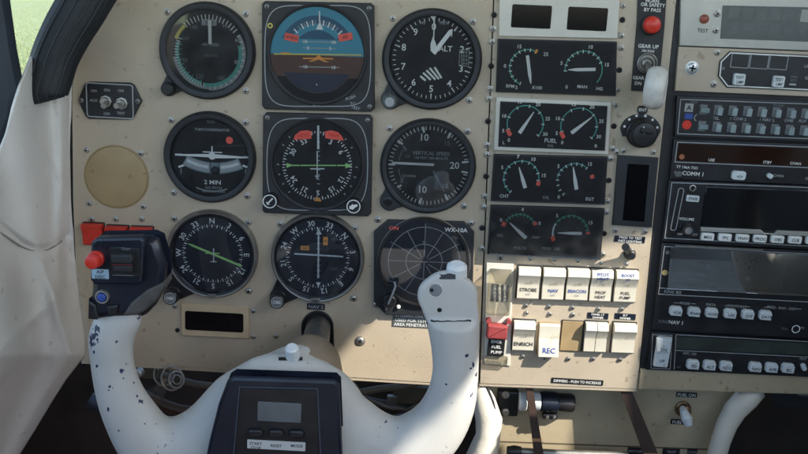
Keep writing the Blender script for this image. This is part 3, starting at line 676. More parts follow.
t, hh = egauge('engine_gauge', 'dark twin dial gauge with both needles near upright, below the cream framed fuel gauge', [(493.5, 153.5), (606.5, 156), (603.5, 203.5), (490.5, 200)],
    [sc(520.5, 177, 18, 215, 455, TEAL, 10, [(-62, '5'), (-12, '7'), (28, '10'), (80, '15')], [(98, 112, REDM)]), sc(573.3, 179.5, 18, 215, 400, TEAL, 10, [(-50, '5'), (38, '15'), (220, '0')], [(68, 80, REDM)]),
     tx('CHT', 503.5, 194.5), tx('OIL', 545, 196, 3, GRYM), tx('EGT', 588.5, 197.5), lambda b, hh: b.arc(573.3, 179.5, 17, 18, 218, 280, hh, WHT)])
hand(t, 524, 185.5, -20, 21, 1, 3.6, hh+.6, WHT, pt=14); hand(t, 575, 187, -13, 22, 1, 3.6, hh+.6, WHT, pt=14)
t, hh = egauge('engine_gauge', 'lowest dark twin dial gauge with red ended green arcs above the rocker switches', [(490.3, 204), (603.5, 207.5), (599.5, 258.5), (487, 252.5)],
    [sc(518.5, 228.5, 17, -55, 55, GRND, 8, [(-62, '0'), (5, '4'), (68, '8')], [(-78, -62, REDM), (58, 70, REDM)]), sc(569, 231, 18, 262, 440, GRND, 10, [(-40, '5'), (60, '15')], [(240, 256, REDM), (85, 93, REDM)]),
     lambda b, hh: b.arc(569, 231, 16.6, 18, 256, 300, hh+.06, WHT), tx('OIL', 499.5, 233.5, 3, GRYM), tx('AMP', 535, 235.5, 3, GRYM), tx('VOLTS', 519, 246, 3, GRYM), tx('LBS', 556, 247, 3, GRYM), tx('PRESS', 545.5, 246.5, 2.6, GRYM)])
hand(t, 524.5, 235.5, -49, 22, 1, 3.6, hh+.6, WHT, pt=16); hand(t, 580.5, 231.5, 269, 24, 0, 3.0, hh+.6, WHT, pt=14)

# ---- rocker switches
RKG = 'ivory rocker switches in two rows'
def rocker(cx, cy, w, h_, label, lines, up=True, split=False, ink=INK, big=False, rec=False, blank=False):
    t = thing('rocker_switch', label, 'switch', cx, cy, group=RKG)
    b = MB(); b.box(cx, cy, w+2.2, h_+2.6, HP, HP+.9, CHAR if not rec else BROWNP, .5, .2, rot=1); b.build('surround', t)
    O = P(cx, cy); k = S(cx, cy); hw = w*k/2; hh_ = h_*k/2
    if up: prof = [(-1, 1.0), (-1, 9.5), (-.55, 8.0), (.05, 4.6), (.12, 4.5), (.92, 5.2), (1, 4.4), (1, 1.0)]     # z (down negative) bottom edge proud
    else: prof = [(-1, 1.0), (-1, 4.2), (-.92, 5.0), (-.1, 4.6), (.02, 4.9), (.5, 8.6), (.6, 9.4), (.96, 7.5), (1, 6.8), (1, 1.0)]
    b = MB(); n = len(prof); segs = [(-1, 1)] if not split else [(-1, -.03), (.03, 1)]
    for s0, s1 in segs:
        vs = [(O.x+sx*hw, -(h+HP)*.001, O.z+z*hh_) for sx in (s0, s1) for z, h in prof]
        fs = [(i, n+i, n+i+1, i+1) for i in range(n-1)]+[tuple(range(n)), tuple(range(n, 2*n))[::-1]]
        b.add(vs, fs, ROCK)
    b.build('rocker', t, sharp=0.45)
    # lettering laid on the rocker face
    b = MB(); zs = [p[0] for p in prof]; hs_ = [p[1] for p in prof]
    def hat(z):
        for i in range(1, n-2):
            if prof[i][0] <= z <= prof[i+1][0]:
                f = (z-prof[i][0])/max(1e-6, prof[i+1][0]-prof[i][0]); return prof[i][1]+f*(prof[i+1][1]-prof[i][1])
        return 5
    for s_, zf, cap, mm in lines:
        vs, fs = text_geo(s_); kk = cap/.7; W_ = max(abs(v[0]) for v in vs)*kk; wx = min(1.0, (w*.44)/W_)
        out = []
        for x, y in vs:
            z = zf+(y*kk-cap/2)/(h_/2); out.append((O.x+x*kk*wx*k, -(hat(z)+HP+.45)*.001, O.z+z*hh_))
        b.add(out, fs, mm)
    if lines: b.build('lettering', t)
    return t
rocker(527.8, 281.5, 21.5, 33, 'ivory rocker switch marked STROBE at the left end of the upper row', [('HIGH', .05, 2, GRYM), ('STROBE', -.38, 3.4, INK), ('OFF', -.66, 2, GRYM)], up=False)
rocker(552.5, 282.5, 21.5, 33, 'ivory rocker switch marked NAV, second in the upper row', [('LIGHT', .05, 2, GRYM), ('NAV', -.38, 3.4, NAVY), ('OFF', -.66, 2, GRYM)], up=False)
rocker(576.5, 283, 21.5, 33, 'ivory rocker switch marked BEACON in the middle of the upper row', [('LIGHT', .05, 2, GRYM), ('BEACON', -.38, 3.2, NAVY), ('OFF', -.66, 2, GRYM)], up=False)
rocker(599.8, 284, 21, 33, 'ivory rocker switch marked PITOT HEAT and PROP HEAT, fourth in the upper row', [('PITOT', .8, 3, NAVY), ('HEAT', .55, 3.4, NAVY), ('OFF', .1, 2, GRYM), ('PROP', -.4, 3, INK), ('HEAT', -.68, 3, INK)], up=False)
rocker(624.4, 284.8, 21.5, 33, 'ivory rocker switch marked FUEL PUMP at the right end of the upper row', [('BOOST', .8, 2.8, NAVY), ('HI', .55, 2.8, NAVY), ('OFF', .1, 2, GRYM), ('FUEL', -.4, 3, INK), ('PUMP', -.68, 3, INK)], up=False)
rocker(523, 334, 21, 31, 'ivory rocker switch marked ENRICH beside the red guarded switch', [('HIGH BOOST', .15, 2.2, GRYM), ('LOW', 0, 1.9, GRYM), ('ENRICH', -.5, 3.8, INK)], up=False)
rocker(548, 337.5, 20, 32, 'ivory rocker switch marked REC in blue letters', [('REC', -.6, 5, NAVY)], up=True, rec=True)
rocker(594.5, 335.5, 22, 31, 'plain ivory split dimmer rocker beside the brown blank', [], up=False, split=True)
rocker(622.5, 336.5, 22, 31, 'plain ivory dimmer rocker at the right end of the lower row', [], up=False)
t = thing('blank_insert', 'brown blank insert filling a switch slot beside the REC rocker', 'cover plate', 571, 335)
b = MB(); b.box(571, 335, 22, 33, HP, HP+1.0, CHAR, .5, .2, rot=1); b.box(571, 335, 20.4, 31.4, HP+1, HP+1.6, BROWNP, .5, .3, rot=1); o = b.build('insert', t)
# guarded switch
t = thing('guarded_switch', 'emergency fuel pump switch under a red and clear plastic guard', 'switch', 496, 310)
b = MB(); b.prism(b.px([(486.5, 262), (513.5, 263), (511, 318), (510, 365), (484, 362)]), HP, HP+1.4, FRAMEW, .4); b.build('base', t)
b = MB(); b.box(499.5, 292, 17.5, 18, HP+1.4, HP+2, CHAR, .5, .2, rot=1.5)
for i in range(3):
    for j in range(4): b.text(('ON', 'FUEL', 'OFF', 'LOW')[(i+j) % 4], 494.5+i*5, 286+j*4, 2.2, HP+2.1, WHT, rot=91)
b.build('placard', t)
b = MB(); b.box(498.8, 290, 23, 46, HP+1.4, HP+10, CLEARP, 2, 1.5, rot=1.5); b.build('clear_guard', t)
b = MB(); b.box(496, 328, 20, 14, HP+1.4, HP+11, REDD, 1.2, 1.5, rot=2); b.lathe(488, 318, [(2.6, HP+2), (2.4, HP+7)], REDD, 16); b.lathe(508, 319, [(2.6, HP+2), (2.4, HP+7)], REDD, 16); b.build('red_guard', t)
b = MB(); b.box(495.8, 344.5, 16.5, 19, HP+1.4, HP+4.5, BLK, 1, .6, rot=2)
for i, s_ in enumerate(('EMER', 'FUEL', 'PUMP')): b.text(s_, 495.8, 339.3+i*5.2, 3.1, HP+4.6, WHT, rot=2)
b.build('placard', t)
b = MB(); b.box(496, 358.5, 22, 9, HP+1.4, HP+5, CLEARP, 1, 1, rot=2); b.build('clear_lip', t)
screw(t, 500, 257.5, 2.6, HP)
# ================================================================== gear column
g = thing('gear_switch_plate', 'narrow black placard strip with a round red lamp and gear lever socket', 'switch', 650, 45)
b = MB(); b.prism(b.px([(638, -22), (667, -21), (663.5, 30), (657.5, 92), (630.5, 90.5), (636.5, 20)]), HP, HP+1.6, BLKM, .4); hh = HP+1.75
for s_, x, y, c in (('HORN', 652, -4, 3.3), ('HORN', 651.5, 1, 3.3), ('OR SAFETY', 652, 5, 3.4), ('BY PASS', 651.5, 10, 3.4), ('GEAR UP', 647.5, 46.2, 3.6), ('100 KIAS', 647, 50.8, 2.4), ('GEAR', 637.5, 77.5, 3.2), ('DN', 637.2, 83, 3.2)):
    if y > -4: b.text(s_, x, y, c, hh, WHT, rot=1.5)
b.build('placard', g)
b = MB(); b.lathe(650, 24.8, [(10, HP+1.6), (10, HP+4), (8.9, HP+4.6)], CHAR, 40); b.lathe(650, 24.8, [(8.8, HP+4), (8.6, HP+7), (7.2, HP+9.4), (4, HP+10.6), (1, HP+11)], REDP, 40); b.build('red_lamp', g)
b = MB(); b.lathe(646, 63, [(10.2, HP+1.6), (10.2, HP+3.4), (9, HP+4), (8, HP+2.4), (6.2, HP+2.4), (6, HP+6), (4.8, HP+7), (4, HP+4)], DMET, 40); b.build('socket', g)
b = MB(); b.tube([P(647, 64, 3), P(650, 72, 14), P(653, 80, 26)], [.003, .0028, .0035], METAL, 16); b.build('lever', g)
# wheel shaped knob
b = MB(); cen = P(655.5, 88, 30); k = S(655.5, 88, 30); rr_, hw_ = 21.6*k, 10*k
ax = Vector((.93, -.34, -.05)).normalized(); e1 = Vector((0, 0, 1)); e1 = (e1-ax*e1.dot(ax)).normalized(); e2 = ax.cross(e1)
prof = [(0.02, -1.0), (.45, -1.0), (.55, -.72), (.66, -1.02), (.82, -.95), (.95, -.6), (1, -.1), (1, .1), (.95, .6), (.82, .95), (.66, 1.02), (.55, .72), (.45, 1), (.02, 1)]
vs = []; fs = []; seg = 48
for r_, w_ in prof:
    for i in range(seg):
        a = 2*PI*i/seg; vs.append(cen+ax*(w_*hw_)+(e1*math.cos(a)+e2*math.sin(a))*(r_*rr_))
for q in range(len(prof)-1):
    for i in range(seg):
        j = (i+1) % seg; fs.append((q*seg+i, (q+1)*seg+i, (q+1)*seg+j, q*seg+j))
b.add(vs, fs, mat('worn_white_knob', (0.62, 0.60, 0.55), 0.4, var=0.12, vscale=120, bump=.15)); b.build('wheel_knob', g, sharp=0.9)
for x, y in [(622.5, 6), (616, 152)]: screw(ep, x, y, 2.4, HP)

r_ = thing('rotary_selector', 'black rotary selector knob on a fan shaped plate with white index dots', 'knob', 640, 127)
b = MB(); pts = []
for i in range(15):
    a = R(-78+156*i/14); pts.append((640+20.5*math.sin(a), 131-17.5*math.cos(a)))
pts = [(620, 129)]+pts+[(660, 131), (657, 137), (622, 136)]
b.prism(b.px(pts), HP, HP+1.2, BLKM, .3); b.box(642, 109.5, 10, 8, HP, HP+1.25, BLKM, 2.5, .3)
b.text('ENT', 642, 109.5, 3, HP+1.4, WHT, rot=2)
for a in (-72, -42, -14, 16, 44, 76): b.disc(640+17*math.sin(R(a)), 131-16*math.cos(R(a)), 1.3, HP+1.35, WHT, 12)
b.build('index_plate', r_)
b = MB(); b.lathe(640, 132, [(15, HP+1.2), (15, HP+4), (13.5, HP+5), (12.8, HP+14), (11.5, HP+16), (10, HP+16.4)], BLK, 56, fl=((HP+5, HP+14), .03)); b.line(638.5, 123.5, 639.4, 131, 1.3, HP+16.6, KEY); b.box(641, 128, 12, 5, HP+16.4, HP+19, BLK, 1.5, 1, rot=8); b.build('knob', r_)

dpl = thing('slim_display', 'tall narrow black display in a grey frame beside the radio stack', 'display', 634, 190)
b = MB(); b.prism(b.px([(617, 154.5), (657.5, 157), (650.5, 226.5), (611.5, 224)]), HP, HP+3, CHAR, .6); b.build('frame', dpl)
b = MB(); b.prism(b.px([(626.5, 162.5), (648, 164), (643, 220.5), (621.5, 219)]), HP+3, HP+3.3, SCR, .1); b.build('screen', dpl)
for x, y in ((623, 150.5), (653, 152), (615, 230), (645, 231)): screw(dpl, x, y, 2.2, HP)
b = MB(); b.prism(b.px([(614.5, 235), (645, 236.5), (644, 242.6), (613.5, 241)]), HP, HP+.6, NAVYP, .15)
b.text('PRESS TO TEST', 630, 237.3, 2.4, HP+.7, WHT, rot=2); b.text('INST LIGHTING', 629.5, 240.8, 2.4, HP+.7, WHT, rot=2); b.build('placard', ep)
tg = thing('small_toggle', 'small black capped toggle below the blue placard and above the last rocker', 'switch', 629, 252)
b = MB(); b.lathe(629, 253, [(6, HP), (6, HP+2), (5, HP+2.6), (4.6, HP+7), (3.4, HP+8)], BLK, 24); b.build('bushing', tg)
b = MB(); b.tube([P(629, 253, 8), P(627, 249, 15), P(625.5, 247, 20)], [.0022, .003, .0034], BLK, 16); b.build('lever', tg)

# ================================================================== radio rack
rk = thing('radio_rack', 'black recessed rack bay holding the stacked radios on the right', 'rack', 740, 200)
b = MB(); b.prism(b.px([(680, -60), (960, -60), (960, 378), (643, 372), (638, 388), (651.5, 240), (676.3, 0)]), -2.5, .3, BLKM, .4); b.build('rack_face', rk)
b = MB(); b.prism(b.px([(640, 368), (960, 376), (960, 398), (637.5, 388)]), -14, 3, SUBP, 1.2); b.build('lower_ledge', rk)

# top annunciator plate
an = thing('annunciator_plate', 'silver grey plate with a long dark annunciator window at top right', 'display', 760, 20)
b = MB(); b.prism(b.px([(681, -50), (940, -46), (940, 56), (678.5, 45.5)]), .3, 3, SILV, .6); b.build('plate', an)
b = MB(); b.prism(b.px([(721.5, 5.5), (930, 10), (930, 46), (719, 38.5)]), 3, 3.5, LCDG, .2); b.build('window', an)
b = MB()
for r in range(2):
    for c in range(9):
        x = 733+c*13.5; y = 13+r*15+c*.55; b.rect(x, y, 11, 11, 3.62, mat('annunciator_cell', (.10, .108, .104), .35, var=.15, vscale=90), .8, rot=2)
        b.text(['ALT', 'DOOR', 'GEN', 'VAC', 'OIL', 'FUEL', 'HYD', 'PITOT', 'STBY'][(c+4*r) % 9], x, y, 2.4, 3.7, DIMM, rot=2)
b.box(805, 16, 12, 12, 3.5, 3.75, mat('cell_lit', (.30, .31, .28), .4), .5, rot=2)  # one cell in a paler even colour
b.build('annunciator_grid', an)
b = MB(); b.lathe(703, 19, [(4.6, 3), (4.4, 4.6), (3, 5.6), (1, 6)], mat('dull_red_lamp', (.28, .07, .045), .35), 24); b.build('lamp', an)
b = MB(); b.text('TEST', 701.5, 30.5, 3.6, 3.15, INK, rot=2); b.build('lettering', an)
for x, y in ((716, 13.5), (714.5, 30)): screw(an, x, y, 3, 3)
hx = thing('autopilot_annunciator', 'beige plate with a six sided black panel of three empty boxes and square keys', 'display', 750, 70)
b = MB(); b.prism(b.px([(678, 46.5), (940, 57), (940, 102), (674, 90.5)]), .3, 3, PANEL2, .6); b.build('plate', hx)
b = MB(); q = b.px([(728, 51), (812, 55), (824, 67), (823, 79), (811, 91), (725, 87), (716.5, 76), (718, 61)]); b.prism(q, 3, 4.4, BLK, .4); b.frame(offset_poly(q, .0008), 1.1, 4.4, 4.7, WHT)
for x in (738.3, 757.3, 776.3): b.frame(b.rr(x, 61.4+(x-757)*.045, 18.4, 14, 1, rot=2), .6, 4.4, 4.65, GRYM)
b.text('LMT', 806, 66, 3, 4.6, GRYM, rot=2); b.text('GA', 805.5, 77.5, 3, 4.6, GRYM, rot=2); b.text('DIM', 791.5, 76.5, 2.6, 4.6, DIMM, rot=2); b.text('BRT', 791.5, 80, 2.6, 4.6, DIMM, rot=2)
b.rect(790.5, 84, 7, 2, 4.6, GRYM, .6, rot=2); b.disc(721.5, 68, 1.6, 4.6, DIMM, 14)
b.build('panel_face', hx)
for x, y in ((736.5, 78.8), (775.5, 81)):
    b = MB(); b.box(x, y, 11.4, 11.4, 4.4, 8, KEY, 1.6, .8, rot=2); b.text('TEST', x, y-2.2, 2.7, 8.1, INK, rot=2); b.text('LMP', x, y+2.4, 2.7, 8.1, INK, rot=2); b.build('key', hx)
screw(hx, 691, 68, 5.6, 3, mat('steel_screw', (.55, .56, .56), .35, metal=.7)); screw(hx, 716, 52.4, 2.6, 3); screw(hx, 712.5, 84, 2.8, 3)

# audio panel
au = thing('audio_panel', 'black audio selector panel with two rows of small grey toggle keys', 'radio', 745, 117, group='stacked radios')
def unit(parent, corners, h1=5, m=BLK, name='body'):
    b = MB(); q = b.px(corners); b.prism(q, .3, h1, m, .7); b.build(name, parent); return q
q = unit(au, [(675.5, 95.5), (940, 105.5), (940, 147), (673, 136)])
b = MB(); b.frame(b.px([(678.5, 98.3), (930, 107.5), (930, 143), (675.5, 133.2)]), .8, 5, 5.25, GRYM)
for s_, x, y in (('TEL', 714, 117.3), ('1 COM 2', 736, 118), ('1 NAV 2', 764.5, 119), ('DME', 786.5, 119.6), ('ADF', 800, 120), ('MKR', 815, 121)): b.text(s_, x, y, 3, 5.2, GRYM, rot=2)
b.text('SPKR', 692, 101.5, 2.2, 5.2, DIMM, rot=2); b.text('PHONE', 776, 104.8, 2.2, 5.2, DIMM, rot=2); b.arc(696, 117, 3, 3.8, 200, 340, 5.2, GRYM)
b.build('marking', au)
b = MB(); b.box(687, 107, 8.6, 8.4, 5, 5.8, GRYM, .6, .2, rot=2); b.text('A', 687, 107, 5, 5.95, INK, rot=2); b.rect(687, 115.5, 8, 5.5, 5.2, NAVY, .5, rot=2); b.build('marker_lamp', au)
b = MB(); b.disc(685, 124, 4.6, 5.4, REDP, 28)
for a in range(0, 180, 30): b.text('-', 685, 124, 3, 5.5, REDM, rot=a)
b.build('marker_lamp', au)
for i in range(12):
    for row in range(2):
        x = 702.5+i*14.45-(1.5 if row else 0); y = 109.6+i*.58 if row == 0 else 126+i*.62
        b = MB(); b.box(x-1.2, y-.8, 7.6, 10, 5, 5.6, DIMM, .6, .1, rot=2)
        if i == 0: b.box(x, y, 9, 5, 5.6, 7.6, KEYD, .8, .4, rot=2)
        else: b.box(x+.4, y+.3, 5.2, 8, 5.6, 8.6, mat('audio_key', (.27, .33, .34), .4, var=.15, vscale=150), .6, .6, rot=2+random.uniform(-2, 2))
        b.build('key', au)
# COM1
c_ = thing('radio', 'black radio with a dark brown display strip, below the audio panel', 'radio', 745, 158, group='stacked radios')
unit(c_, [(672.5, 138.5), (940, 148.5), (940, 190), (668, 178)])
b = MB(); b.frame(b.px([(675.4, 140.8), (930, 150.5), (930, 172.5), (672.8, 161.3)]), .85, 5, 5.3, GRYM)
b.text('TT 196A TSO', 685.3, 166.3, 2.6, 5.2, WHT, rot=2); b.text('COMM 1', 691.5, 172.6, 4, 5.2, WHT, rot=2); b.text('PUSH', 676.5, 171.4, 2.2, 5.2, GRYM, rot=2); b.text('TEST', 676.5, 174.2, 2.2, 5.2, GRYM, rot=2)
b.text('CHAN', 776, 174.6, 2.6, 5.2, GRYM, rot=2); b.text('OFF', 806, 177.5, 2.6, 5.2, GRYM, rot=2); b.build('marking', c_)
b = MB(); b.prism(b.px([(677, 142.4), (928, 152), (928, 170.5), (674.6, 159.6)]), 5, 5.25, SCRB, .1)
b.text('USE', 709.5, 158.9, 2.7, 5.4, WHT, rot=2); b.text('STBY', 765, 161.2, 2.7, 5.4, WHT, rot=2); b.text('CHAN', 793, 162.3, 2.7, 5.4, WHT, rot=2)
b.disc(680, 155.8, 2.7, 5.4, mat('dim_orange', (.33, .12, .05), .5), 20); b.build('display', c_)
b = MB(); b.box(736, 174, 14, 9, 5, 8, KEY, 2.6, .9, rot=2); b.text('<>', 736.5, 175, 3.6, 8.1, INK, rot=2); b.build('key', c_)
b = MB(); b.box(767, 174.6, 6, 5, 5, 8, KEY, 2.2, .8, rot=30); b.build('key', c_)
# COM2
c2_ = thing('radio', 'black radio with a tall blank screen above a row of bright white keys', 'radio', 740, 210, group='stacked radios')
unit(c2_, [(667.5, 179.5), (940, 190), (940, 256), (660.5, 240)])
b = MB(); b.frame(b.px([(669.8, 181), (930, 190.5), (930, 252), (662.8, 236.8)]), .8, 5, 5.3, GRYM)
b.frame(b.rr(675.5, 208, 6, 44, 2.5, rot=5), .7, 5, 5.6, GRYM)
b.text('VOLUME', 685, 217.6, 2.7, 5.2, WHT, rot=2); b.text('OFF', 678.5, 232.6, 2.2, 5.2, WHT, rot=2); b.text('TEST', 692.5, 233, 2.2, 5.2, GRYM, rot=2); b.build('marking', c2_)
b = MB(); b.lathe(690.7, 186.8, [(3.4, 5), (3.3, 6.4), (2.6, 6.6), (1.9, 5.4)], METAL, 24, cap=False); b.disc(690.7, 186.8, 2, 5.3, HOLE, 16); b.build('socket', c2_)
b = MB(); b.box(690.6, 197, 12.6, 6.4, 5, 7.4, KEY, 1, .5, rot=3); b.text('PWR', 690.6, 197, 3, 7.5, INK, rot=3); b.build('key', c2_)
knob(c2_, 684, 226.7, 5.8, 5, 14, BLK, top=DIMM)
b = MB(); b.prism(b.px([(704, 185.5), (932, 194), (932, 236), (698.5, 224.5)]), 5, 6, SCR, .4); b.build('screen', c2_)
b = MB(); b.prism(b.px([(698.5, 225.3), (758, 227.8), (761.5, 231), (771.5, 231.5), (774.5, 228.4), (930, 235), (930, 240), (698, 229.3)]), 5, 7.6, SILV, .5); b.build('trim_strip', c2_)
for i, s_ in enumerate(['MSG', 'FPL', 'VNAV', 'PROC', 'OBS', 'CLR', 'ENT', 'CDI', 'MAP']):
    x = 704.8+i*17.35; y = 234.6+i*.62; b = MB(); b.box(x, y, 13, 7.6, 5, 8.6, mat('bright_key', (.80, .80, .76), .35), 1.4, .8, rot=2); b.text(s_, x, y, 2.9, 8.75, INK, rot=2); b.build('key', c2_)
# NAV1
n1 = thing('radio', 'black radio with a wide glossy grey display over six white keys', 'radio', 735, 285, group='stacked radios')
unit(n1, [(660.5, 241.5), (940, 257), (940, 344), (651, 327.5)])
b = MB(); b.frame(b.px([(662.5, 244.4), (932, 258.6), (932, 307), (656.6, 292.6)]), .8, 5, 5.3, GRYM); b.line(657.3, 286, 932, 300.5, .8, 5.35, GRYM)
b.text('KNS 80', 671, 289.9, 3.2, 5.4, GRYM, rot=3, wx=1.2); b.text('KING', 662.5, 319.5, 3.2, 5.2, DIMM, rot=3); b.text('NAV 1', 674.5, 320.4, 3.8, 5.2, WHT, rot=3)
for s_, x, y in (('MODE', 683, 301.3), ('DATA', 709, 302.6), ('WAYPOINT', 735, 304.2), ('FREQ - RAD - DST', 779, 306)): b.text(s_, x, y, 2.5, 5.2, GRYM, rot=3)
for x0, x1, y in ((672, 677.5, 300.8), (689, 694, 301.6), (723, 727, 303.6), (743, 748, 304.6), (762, 767, 305.2), (792, 799, 306.8)): b.line(x0, y, x1, y+.3, .6, 5.2, GRYM)
b.text('PULL', 783, 326.6, 2.4, 5.2, DIMM, rot=3); b.text('ON', 799, 325.6, 2.4, 5.2, GRYM, rot=3)
b.build('marking', n1)
b = MB(); b.prism(b.px([(671, 247.5), (930, 261), (930, 297.5), (668, 284)]), 5, 5.3, SCR, .1)
b.prism(b.px([(672, 256.5), (782, 262.5), (780, 288.5), (669, 282)]), 5.2, 5.45, LCD, .05)
b.text('112.90 110.40', 688.5, 272, 2.8, 5.6, GRYM, rot=3, wx=1.3); b.text('113.5  20', 694, 277.5, 2.4, 5.6, TEAL, rot=3, wx=1.2); b.disc(706.5, 264.8, 2.6, 5.6, GRYM, 20); b.disc(745.6, 276.5, 2.6, 5.6, GRYM, 20)
b.build('display', n1)
b = MB(); b.disc(663.2, 270.8, 2.9, 5.5, mat('dim_amber', (.5, .36, .14), .5), 20); b.disc(666, 250.8, 2, 5.5, DIMM, 16)
for i in range(46): b.rect(668.5+i*1.55, 284.6+i*.08, .7, 1.8 if i % 5 else 2.6, 5.42, GRYM)
b.build('indicator_scale', n1)
b = MB(); b.prism(b.px([(668.5, 245.8), (930, 259.6), (930, 300), (665, 286.4)]), 6.6, 7.4, GLASS2); b.build('glass', n1)
b = MB(); b.prism(b.px([(673, 243), (760, 247), (760, 248.6), (672.5, 244.7)]), 5, 8, DMET, .3); b.build('trim_strip', n1)
for i, (x, s_) in enumerate(((673.5, 'VOR'), (691.5, 'RNAV'), (709, 'HOLD'), (727.2, 'USE'), (744.8, 'DSP'), (762.2, 'DATA'))):
    y = 308+i*.85; b = MB(); q_ = b.L(x, y, [(-6, -3.2), (-4.6, -4.8), (6, -4.8), (6.2, 1.6), (4.4, 4.6), (-4, 4.8), (-6.2, 2.6)], 3); b.prism(q_, 5, 9.4, KEY, 1.0); b.text(s_, x+.6, y+1, 2.8, 9.55, INK, rot=3); b.build('key', n1)
knob(n1, 791.7, 325.4, 4.2, 5, 9, BLK); b = MB(); b.arc(791.7, 325.4, 3.3, 4.2, 0, 360, 9.2, WHT, 24); b.build('knob_marking', n1)
hole(n1, 722, 320.5, 1.6, 4.8)
# autopilot
ap = thing('autopilot_controller', 'flat black controller with a tall white rocker and six white keys, lowest in the stack', 'radio', 735, 350, group='stacked radios')
unit(ap, [(650.5, 330), (940, 346), (940, 381), (645, 367.5)])
b = MB(); b.frame(b.px([(651, 332.2), (670.8, 333), (668.8, 367), (649.2, 366)]), .6, 5, 5.3, GRYM); b.line(674, 332.5, 930, 346, .7, 5.25, GRYM); b.line(673, 348, 930, 361, .7, 5.25, GRYM); b.line(674.4, 332.5, 672.5, 367, .7, 5.25, GRYM)
b.text('KFC 150', 688, 351.3, 2.6, 5.3, GRYM, rot=3); b.text('AP', 677, 364.5, 2.4, 5.3, DIMM, rot=3); b.text('TEST', 800.5, 356.6, 2.4, 5.3, GRYM, rot=3); b.build('marking', ap)
b = MB(); b.prism(b.px([(675, 334.5), (930, 348), (930, 359), (674, 346.5)]), 5, 5.3, LCD, .1); b.build('display', ap)
b = MB(); b.box(660.6, 349, 14.6, 32, 5, 8, KEY, 1.6, .9, rot=3); b.prism(b.px([(654, 334), (668.6, 334.6), (667.4, 348), (653.4, 347.6)]), 7.5, 10.5, KEY, 1); b.text('DN', 660.8, 345.4, 3, 10.6, INK, rot=3); b.text('UP', 659.6, 357.4, 3, 8.15, INK, rot=3); b.build('rocker', ap)
for i, (x, y, s_) in enumerate(((690.4, 361, 'FD'), (706.8, 361.8, 'ALT'), (723.2, 362.6, 'HDG'), (752.2, 363.6, 'NAV'), (768.4, 364.2, 'APR'), (784.6, 364.8, 'BC'))):
    b = MB(); q_ = b.L(x, y, [(-6, -3.4), (-4.6, -4.8), (6.2, -4.8), (6.2, 1.8), (4.6, 4.6), (-4.4, 4.8), (-6.2, 2.8)], 3); b.prism(q_, 5, 9.4, KEY, 1.0); b.text(s_, x+.4, y+1.2, 3.1, 9.55, INK, rot=3); b.build('key', ap)
b = MB(); b.box(800.5, 364, 4.5, 7, 5, 9, KEY, 1.6, .8, rot=-20); b.build('key', ap)

# ================================================================== sub panel under the ledge
HS = -28     # set back behind the main panel face
su = thing('subpanel', 'tan metal subpanel hanging below the switch panel with a fuel knob', 'panel', 610, 420, h=HS)
b = MB(HS)
b.prism(b.px([(478, 370), (752, 375), (748, 400), (735, 417), (722, 440), (716, 456), (712, 485), (478, 478)]), HS-3, HS, SUBP, .8)
b.build('panel_sheet', su)
b = MB(HS); b.line(486, 441, 716, 449.5, 1.6, HS+.1, mat('seam_shadow', (.10, .075, .045), .7)); b.build('seam', su)  # thin dark strip drawn along the seam
b = MB(HS); b.box(686.5, 394.5, 21, 5.4, HS, HS+.6, BLK, .5, .15, rot=1); b.text('FUEL ON', 686.5, 394.6, 3.2, HS+.75, WHT, rot=1); b.build('placard', su)
b = MB(HS); b.box(678, 421.5, 15, 5.4, HS, HS+.6, BLK, .5, .15, rot=1); b.text('FUEL', 677, 421.6, 3.2, HS+.75, WHT, rot=1); b.build('placard', su)
kn = thing('selector_lever', 'small white tear drop lever on a brass bush in the tan subpanel', 'lever', 683, 408, h=HS)
b = MB(HS); b.lathe(682.5, 408, [(8, HS), (8, HS+2), (6.4, HS+3), (6, HS+9), (4.6, HS+10)], mat('brass_bush', (.22, .14, .08), .4, metal=.8, var=.2), 32); b.build('bush', kn)
b = MB(HS); b.tube([P(682.5, 408, HS+9), P(684.5, 413, HS+16), P(687, 419, HS+20), P(688.5, 425, HS+21)], [.0028, .0042, .0052, .0036], KEY, 20); b.build('lever', kn)
# trim / throttle unit
tw = thing('friction_unit', 'small black mechanism with white rollers fixed to the tan subpanel', 'mechanism', 530, 401, h=HS)
b = MB(HS); b.box(507, 400, 21, 26, HS, HS+9, BLK, 1.5, 1, rot=1); b.build('bracket', tw)
for y in (390.5, 407.5):
    b = MB(HS); b.lathe(504.5, y, [(4, HS+9), (3.8, HS+10.5), (2.4, HS+11.6)], METAL, 20); b.build('bolt', tw)
b = MB(HS)
for x, w, r in ((522.5, 8, 10), (536.5, 7.5, 9.5)):
    b = MB(HS); a = P(x-w/2, 401+(x-530)*.02, HS+9); c = P(x+w/2, 401.2+(x-530)*.02, HS+9); b.tube([a, a+(c-a)*.15, a+(c-a)*.85, c], [r*.0008, r*.00092, r*.00092, r*.0008], KEY, 28); b.build('roller', tw)
b = MB(HS); a = P(541, 401.5, HS+8); c = P(560, 402.5, HS+8); b.tube([a, a+(c-a)*.2, a+(c-a)*.8, c], [.0095, .0102, .0098, .0062], NAVYP, 32)
a = P(556, 402, HS+8); c = P(574, 403, HS+8); b.tube([a, a+(c-a)*.2, a+(c-a)*.85, c], [.0078, .0088, .0088, .0074], BLK, 32); b.build('friction_knob', tw)
b = MB(HS); b.box(548, 410, 15, 5, HS+9, HS+15, BLK, 1, .6, rot=1); b.lathe(545, 410, [(1.8, HS+15), (1.5, HS+16)], METAL, 14); b.lathe(552, 410, [(1.8, HS+15), (1.5, HS+16)], METAL, 14); b.build('clamp', tw)
